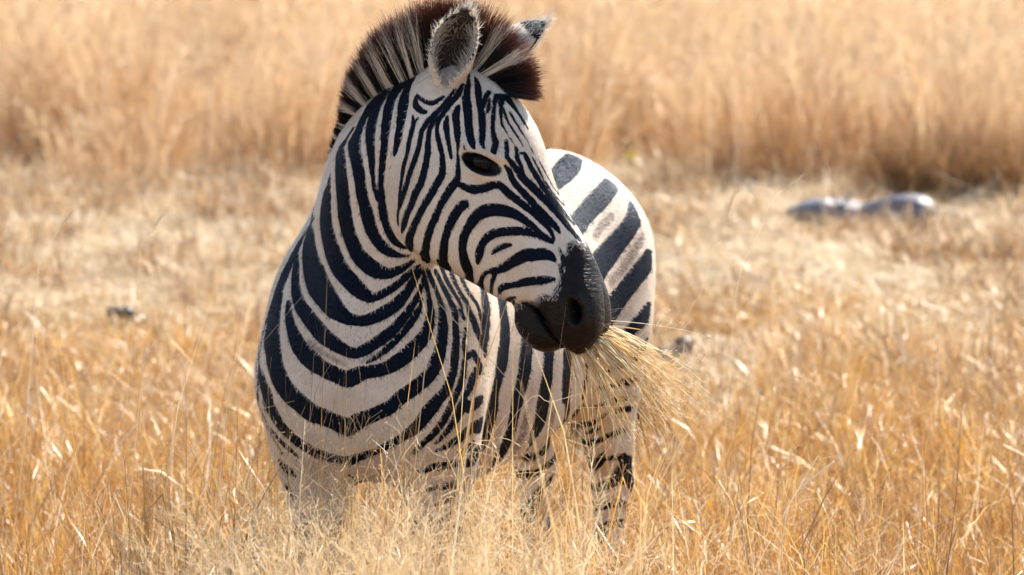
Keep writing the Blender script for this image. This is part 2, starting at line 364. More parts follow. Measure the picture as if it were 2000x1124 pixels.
def neck_coords(p):
    """station (float index), dorsal and side offsets of each point"""
    bi = np.empty(len(p)); c2 = (nk_c**2).sum(1); m = len(nk_c)
    for k in range(0, len(p), 60000):
        q = p[k:k+60000]; i0 = np.argmin(c2-2*(q@nk_c.T), 1); best = None
        for o in (-1, 0):
            i = np.clip(i0+o, 0, m-2); a = nk_c[i]; ba = nk_c[i+1]-a; L2 = (ba*ba).sum(1)
            h = ((q-a)*ba).sum(1)/L2; h = np.where(i > 0, np.maximum(h, 0), h); h = np.where(i < m-2, np.minimum(h, 1), h); h = np.clip(h, -2, 3)
            r = q-a-h[:, None]*ba; d = (r*r).sum(1)
            if best is None: best = d; bb = i+h
            else: bb = np.where(d < best, i+h, bb)
        bi[k:k+60000] = bb
    j = np.clip(bi, 0, len(nk_c)-1-1e-6); i = j.astype(int); t = (j-i)[:, None]
    L = lambda A: A[i]*(1-t)+A[i+1]*t
    q = p-L(nk_c)
    return bi, (q*L(nk_d)).sum(1), (q*L(nk_w)).sum(1), (q*L(nk_t)).sum(1), L(nk_r)
def f_neck(p):
    bi, d, w, ax, r = neck_coords(p)
    rd = np.where(d > 0, r[:, 0], r[:, 1])
    # the crest is narrower than the throat
    ww = r[:, 2]*(1-.42*np.clip(d/rd, 0, 1)**1.5-.12*np.clip(-d/rd, 0, 1)**2)
    n = 2.15
    f = ((np.abs(d)/rd)**n+(np.abs(w)/ww)**n)**(1/n)-1
    f = f*np.minimum(rd, ww)*.85
    over = np.abs(ax)
    return np.where((bi < 0) | (bi > len(nk_c)-1), np.maximum(f, over-.01), f)

# head frame: s down the face, d out of the forehead, w to the animal's right
HO = NP([-.071, -.06, 1.378]); _t = math.radians(60); _p = math.radians(20)
HS = NP([math.cos(_t)*math.cos(_p), -math.cos(_t)*math.sin(_p), -math.sin(_t)])
HD = NP([math.sin(_t)*math.cos(_p), -math.sin(_t)*math.sin(_p), math.cos(_t)])
HR = NP([-math.sin(_p), -math.cos(_p), 0.])
def head_pt(s, d, w): return HO+HS*s+HD*d+HR*w
def head_loc(p): q = p-HO; return np.stack([q@HS, q@HD, q@HR], 1)
HT = NP([(-.085, -.06), (-.06, -.022), (-.03, .008), (0, .028), (.05, .050), (.09, .060), (.13, .063), (.17, .0595), (.21, .0515), (.26, .0425), (.32, .040),
         (.37, .0425), (.42, .042), (.465, .033), (.505, .018), (.54, -.006), (.558, -.029), (.566, -.05), (.569, -.068)])
HB = NP([(-.085, -.065), (-.06, -.11), (-.03, -.15), (0, -.175), (.05, -.215), (.10, -.243), (.15, -.264), (.20, -.273), (.24, -.267), (.28, -.248), (.315, -.226),
         (.35, -.203), (.39, -.178), (.42, -.150), (.45, -.125), (.49, -.112), (.53, -.105), (.555, -.092), (.569, -.072)])
HW = NP([(-.085, .01), (-.06, .045), (-.03, .062), (0, .074), (.05, .088), (.10, .097), (.14, .099), (.18, .095), (.22, .086), (.27, .073), (.32, .062), (.37, .056),
         (.42, .056), (.465, .058), (.505, .057), (.54, .050), (.558, .038), (.569, .015)])
h_top = pchip(HT[:, 0], HT[:, 1]); h_bot = pchip(HB[:, 0], HB[:, 1]); h_wid = pchip(HW[:, 0], HW[:, 1])
I3 = np.eye(3)
mouth = pchip([.40, .4285, .4445, .467, .493, .521, .54, .58], [-.128, -.119, -.104, -.098, -.096, -.093, -.091, -.088])
EYE = NP([.151, -.040, .0735]); EYE_R = .0255
EU = NP([.72, .69, 0]); EV = NP([-.69, .72, 0]); ER = NP([EU, EV, [0, 0, 1.]])
def f_head(p):
    q = head_loc(p); s, d, w = q.T; aw = np.abs(w); qa = np.stack([s, d, aw], 1)
    a = h_top(s); b = h_bot(s); W = h_wid(s); c = (a+b)/2; hh = np.maximum((a-b)/2, .004)
    v = (d-c)/hh
    # broad over the eyes, flatter cheeks, narrow between the jaws
    up = np.clip(v, 0, 1); lo = np.clip(-v, 0, 1)
    sk = np.clip((s-.02)/.08, 0, 1)*np.clip((.40-s)/.12, 0, 1)
    wv = W*(1+.02*sk*np.exp(-((v-.42)/.3)**2)-.20*sk*lo**2-.10*up**3)
    n = 2.25
    f = ((np.abs(v)**n+(aw/wv)**n)**(1/n)-1)*np.minimum(hh, W)*.85
    f = np.where(s < HT[0, 0], np.maximum(f, HT[0, 0]-s), f); f = np.where(s > .568, np.maximum(f, s-.568), f)
    E = lambda c, r, R=I3: ell(qa, NP(c), R, r)
    # cheek muscle, brow, facial crest
    f = smin(f, E((.165, -.175, .046), (.105, .085, .042)), .05)
    f = smin(f, E(EYE+EV*.024-EU*.002+NP([0, 0, .012]), (.040, .013, .016), ER), .022)
    f = smin(f, E(EYE-EV*.022+NP([0, 0, .012]), (.034, .009, .012), ER), .018)
    f = smin(f, E((.26, -.060, .050), (.10, .022, .014)), .05)
    # nose: nostril rim, upper lip, chin
    f = smin(f, E((.488, -.030, .036), (.050, .038, .030)), .04)
    f = smin(f, E((.525, -.050, .020), (.044, .042, .040)), .03)
    low = smin(E((.476, -.132, .000), (.050, .037, .040)), E((.506, -.116, .000), (.038, .036, .042)), .02)
    f = smin(f, low, .018)
    # mouth: a crease between the upper and the lower lip
    dm = mouth(s); on = np.clip((s-.424)/.012, 0, 1)
    f = f+on*(.0075*np.exp(-((d-dm)/.0045)**2)+.004*np.exp(-((d-dm)/.011)**2))
    # nostril
    un = (s-.498)*.96-(d+.020)*.28; vn = (s-.498)*.28+(d+.020)*.96
    side = np.clip((aw-.028)/.012, 0, 1)
    f = f+side*(.027*np.exp(-((un/.021)**2+((vn-.003*np.cos(un*90))/.0088)**2)**1.4)-.0048*np.exp(-(((np.sqrt((un/.030)**2+(vn/.019)**2)-1)/.35)**2)))
    # eye socket
    f = smax(f, -E(EYE+NP([0, 0, .024]), (.031, .0150, .022), ER), .008)
    return f

# legs: chains of joints with radii (t back, l left, z, radius)
LEGS = [
 [(.20, -.125, .88, .105), (.17, -.160, .74, .100), (.20, -.162, .60, .080), (.19, -.148, .47, .055), (.18, -.145, .345, .043), (.185, -.143, .22, .029), (.18, -.142, .11, .033), (.155, -.142, .055, .036), (.145, -.142, .0, .048)],
 [(.20, .125, .88, .105), (.17, .128, .74, .094), (.20, .126, .60, .072), (.18, .124, .47, .052), (.165, .122, .345, .043), (.17, .122, .22, .029), (.165, .122, .11, .033), (.14, .122, .055, .036), (.13, .122, .0, .048)],
 [(1.05, .090, .93, .140), (1.02, .135, .76, .115), (1.05, .140, .63, .085), (1.10, .136, .50, .055), (1.135, .130, .41, .045), (1.12, .126, .27, .031), (1.115, .126, .12, .034), (1.09, .126, .055, .036), (1.08, .126, .0, .047)],
 [(1.05, -.090, .93, .140), (1.07, -.125, .76, .110), (1.13, -.125, .63, .080), (1.21, -.115, .50, .053), (1.26, -.108, .41, .044), (1.255, -.105, .27, .031), (1.25, -.105, .12, .034), (1.225, -.105, .055, .036), (1.215, -.105, .0, .047)]]
def f_legs(p, f):
    for L in LEGS:
        J = [body_pt(*j[:3]) for j in L]; g = None
        m = np.ones(len(p), bool)
        lo = np.min(J, 0)-.25; hi = np.max(J, 0)+.25
        m = ((p > lo) & (p < hi)).all(1)
        if not m.any(): continue
        q = p[m]
        for i in range(len(L)-1):
            c = cone(q, J[i], J[i+1], L[i][3], L[i+1][3])
            g = c if g is None else smin(g, c, .02)
        g = np.maximum(g, -q[:, 2])
        f[m] = smin(f[m], g, .055)
    return f

def field(p):
    f = f_torso(p)
    # breast muscles and shoulders
    for sd in (-1, 1):
        R = NP([BB, BL, [0, 0, 1]])
        f = smin(f, ell(p, body_pt(.075, .078*sd, .775), R, (.080, .110, .135)), .10)
        f = smin(f, ell(p, body_pt(.17, (.156 if sd < 0 else .126)*sd, (.77 if sd < 0 else .79)), R, (.115, .078, .235)), .06)
        f = smin(f, ell(p, body_pt(1.05, .096*sd, .84), R, (.17, .112, .20)), .12)
    f = f_legs(p, f)
    lo = nk_c.min(0)-.30; hi = nk_c.max(0)+.30; m = ((p > lo) & (p < hi)).all(1)
    if m.any(): f[m] = smin(f[m], f_neck(p[m]), .085)
    f = smin(f, ell(p, NP([-.195, .20, .93]), NP([BB, BL, [0, 0, 1]]), (.12, .082, .17)), .06)    # skin bunched where the neck bends
    # groove between the breast muscles, hollow before each shoulder
    q = p-BA; tt = q@BB; ll = q@BL; zz = p[:, 2]; fr = np.clip((.20-tt)/.06, 0, 1)*np.clip((zz-.60)/.05, 0, 1)*np.clip((.86-zz)/.08, 0, 1)
    f = f+fr*.014*np.exp(-(ll/.020)**2)
    # tail dock
    f = smin(f, cone(p, body_pt(1.24, 0, 1.06), body_pt(1.35, 0, .90), .035, .024), .04)
    m = ((p-NP([.03, -.13, 1.2]))**2).sum(1) < .62**2
    if m.any():
        f[m] = smin(f[m], f_head(p[m]), .012)
    return f

def surface_net(h):
    lo = NP([-.68, -.42, -.03]); hi = NP([.46, 1.42, 1.50])
    n = np.ceil((hi-lo)/h).astype(int)+1
    ax = [lo[i]+h*np.arange(n[i]) for i in range(3)]
    K = 4; m = (n-2)//K+2; n = (m-1)*K+1; ax = [lo[i]+h*np.arange(n[i]) for i in range(3)]
    V = np.ones(n, np.float32)
    G = np.stack(np.meshgrid(*[a[::K] for a in ax], indexing='ij'), -1)
    Cf = field(G.reshape(-1, 3)).reshape(m)
    lo8 = np.min([np.abs(Cf[a:m[0]-1+a, b:m[1]-1+b, c:m[2]-1+c]) for a in (0, 1) for b in (0, 1) for c in (0, 1)], 0)
    for i, j, k in np.argwhere(lo8 >= 1.25*h*K): V[i*K:i*K+K+1, j*K:j*K+K+1, k*K:k*K+K+1] = Cf[i, j, k]
    near = np.argwhere(lo8 < 1.25*h*K); o = np.stack(np.meshgrid(*[np.arange(K+1)]*3, indexing='ij'), -1).reshape(-1, 3)
    for c0 in range(0, len(near), 3000):
        g = (near[c0:c0+3000, None]*K+o).reshape(-1, 3)
        V[g[:, 0], g[:, 1], g[:, 2]] = field(lo+h*g)
    s = V < 0
    c = [(i, j, k) for i in (0, 1) for j in (0, 1) for k in (0, 1)]
    sl = lambda A, o: A[o[0]:A.shape[0]-1+o[0], o[1]:A.shape[1]-1+o[1], o[2]:A.shape[2]-1+o[2]]
    cnt = sum(sl(s, o).astype(np.int8) for o in c)
    act = (cnt > 0) & (cnt < 8)
    idx = np.full(act.shape, -1, np.int64); ii = NP(np.nonzero(act)); idx[act] = np.arange(ii.shape[1])
    acc = np.zeros((ii.shape[1], 3)); num = np.zeros(ii.shape[1])
    for a in c:
        for k in range(3):
            if a[k] == 0:
                b = list(a); b[k] = 1
                va = V[ii[0]+a[0], ii[1]+a[1], ii[2]+a[2]]; vb = V[ii[0]+b[0], ii[1]+b[1], ii[2]+b[2]]
                m = (va < 0) != (vb < 0); t = np.zeros(len(va)); t[m] = va[m]/(va[m]-vb[m])
                q = NP([ii[0]+a[0], ii[1]+a[1], ii[2]+a[2]], float).T; q[:, k] += t
                acc[m] += q[m]; num[m] += 1
    verts = lo+h*acc/num[:, None]
    faces = []
    for k in range(3):
        e = [1, 1, 1]; e[k] = 0
        u, v = [(1, 2), (2, 0), (0, 1)][k]
        A = s[tuple(slice(1 if d != k else 0, -1) for d in range(3))]
        o = [slice(1, -1)]*3; o[k] = slice(1, None); o2 = [slice(1, -1)]*3; o2[k] = slice(0, -1)
        a = s[tuple(o2)]; b = s[tuple(o)]
        m = np.nonzero(a != b); base = [m[0], m[1], m[2]]
        base = [x+(1 if d != k else 0) for d, x in enumerate(base)]
        def ix(du, dv):
            q = list(base); q[u] = q[u]-1+du; q[v] = q[v]-1+dv
            return idx[q[0], q[1], q[2]]
        F = np.stack([ix(0, 0), ix(1, 0), ix(1, 1), ix(0, 1)], 1)
        fl = ~a[m]; F[fl] = F[fl][:, ::-1]
        faces.append(F)
    return verts, np.vstack(faces)

def project(v, it=2, e=.0012, lim=.006):
    for _ in range(it):
        f = field(v); g = np.stack([(field(v+NP([e, 0, 0]))-f), (field(v+NP([0, e, 0]))-f), (field(v+NP([0, 0, e]))-f)], 1)/e
        n2 = (g*g).sum(1)+1e-6
        st = -(f/n2)[:, None]*g; L = np.linalg.norm(st, axis=1); st *= np.minimum(1, lim/np.maximum(L, 1e-9))[:, None]
        v = v+st*.9
    return v

def relax(v, F, it=14):
    """even out the trunk and neck; the head keeps its detail"""
    n = len(v); e = np.vstack([F[:, [0, 1]], F[:, [1, 2]], F[:, [2, 3]], F[:, [3, 0]]])
    e = np.vstack([e, e[:, ::-1]]); cnt = np.bincount(e[:, 0], minlength=n)[:, None]
    q = head_loc(v); hd = np.clip((q[:, 0]-.02)/.06, 0, 1)*np.clip((q[:, 1]+.30)/.03, 0, 1)*np.clip((.14-np.abs(q[:, 2]))/.02, 0, 1)
    w = (.5*(1-hd)*np.clip((v[:, 2]-.45)/.1, 0, 1))[:, None]
    for _ in range(it):
        a = np.stack([np.bincount(e[:, 0], v[e[:, 1], k], n) for k in range(3)], 1)/cnt
        v = v+(a-v)*w
    return v
def subdivide(v, F):
    n = len(v); e = np.stack([F, np.roll(F, -1, 1)], 2).reshape(-1, 2); es = np.sort(e, 1)
    key = es[:, 0].astype(np.int64)*n+es[:, 1]
    u, inv = np.unique(key, return_inverse=True); a = u//n; b = u % n
    em = (v[a]+v[b])/2; fc = v[F].mean(1); ne = len(u); nf = len(F)
    E = n+inv.reshape(-1, 4); Cn = n+ne+np.arange(nf)
    out = np.concatenate([np.stack([F[:, k], E[:, k], Cn, E[:, k-1]], 1) for k in range(4)])
    return np.vstack([v, em, fc]), out

def head_weight(v):
    q = head_loc(v)
    return ((q[:, 0] > -.05) & (q[:, 0] < .62) & (np.abs(q[:, 2]) < .14) & (q[:, 1] > -.32) & (q[:, 1] < .12))

def build_body(h=.012):
    v, F = surface_net(h)
    v = relax(v, F); v = project(v, 2, lim=.008); v = relax(v, F)
    v, F = subdivide(v, F); v = relax(v, F, 3)
    m = head_weight(v); v[m] = project(v[m], 2)
    v, F = subdivide(v, F); v = relax(v, F, 2)
    m = head_weight(v); v[m] = project(v[m], 1, e=.0006)
    # Blender-style vertex normals
    d1 = v[F[:, 2]]-v[F[:, 0]]; d2 = v[F[:, 3]]-v[F[:, 1]]; fn = np.cross(d1, d2); nv = np.zeros_like(v)
    for k in range(4):
        for c in range(3): nv[:, c] += np.bincount(F[:, k], fn[:, c], len(v))
    nv /= np.linalg.norm(nv, axis=1)[:, None]+1e-12
    return v, F, nv

def is_head(v, tol=0.):
    m = np.zeros(len(v), bool); c = ((v-NP([.03, -.13, 1.2]))**2).sum(1) < .62**2
    if c.any():
        p = v[c]; fh = f_head(p); m[c] = (fh < np.minimum(f_neck(p), f_torso(p))-tol) & (fh < .012)
    return m
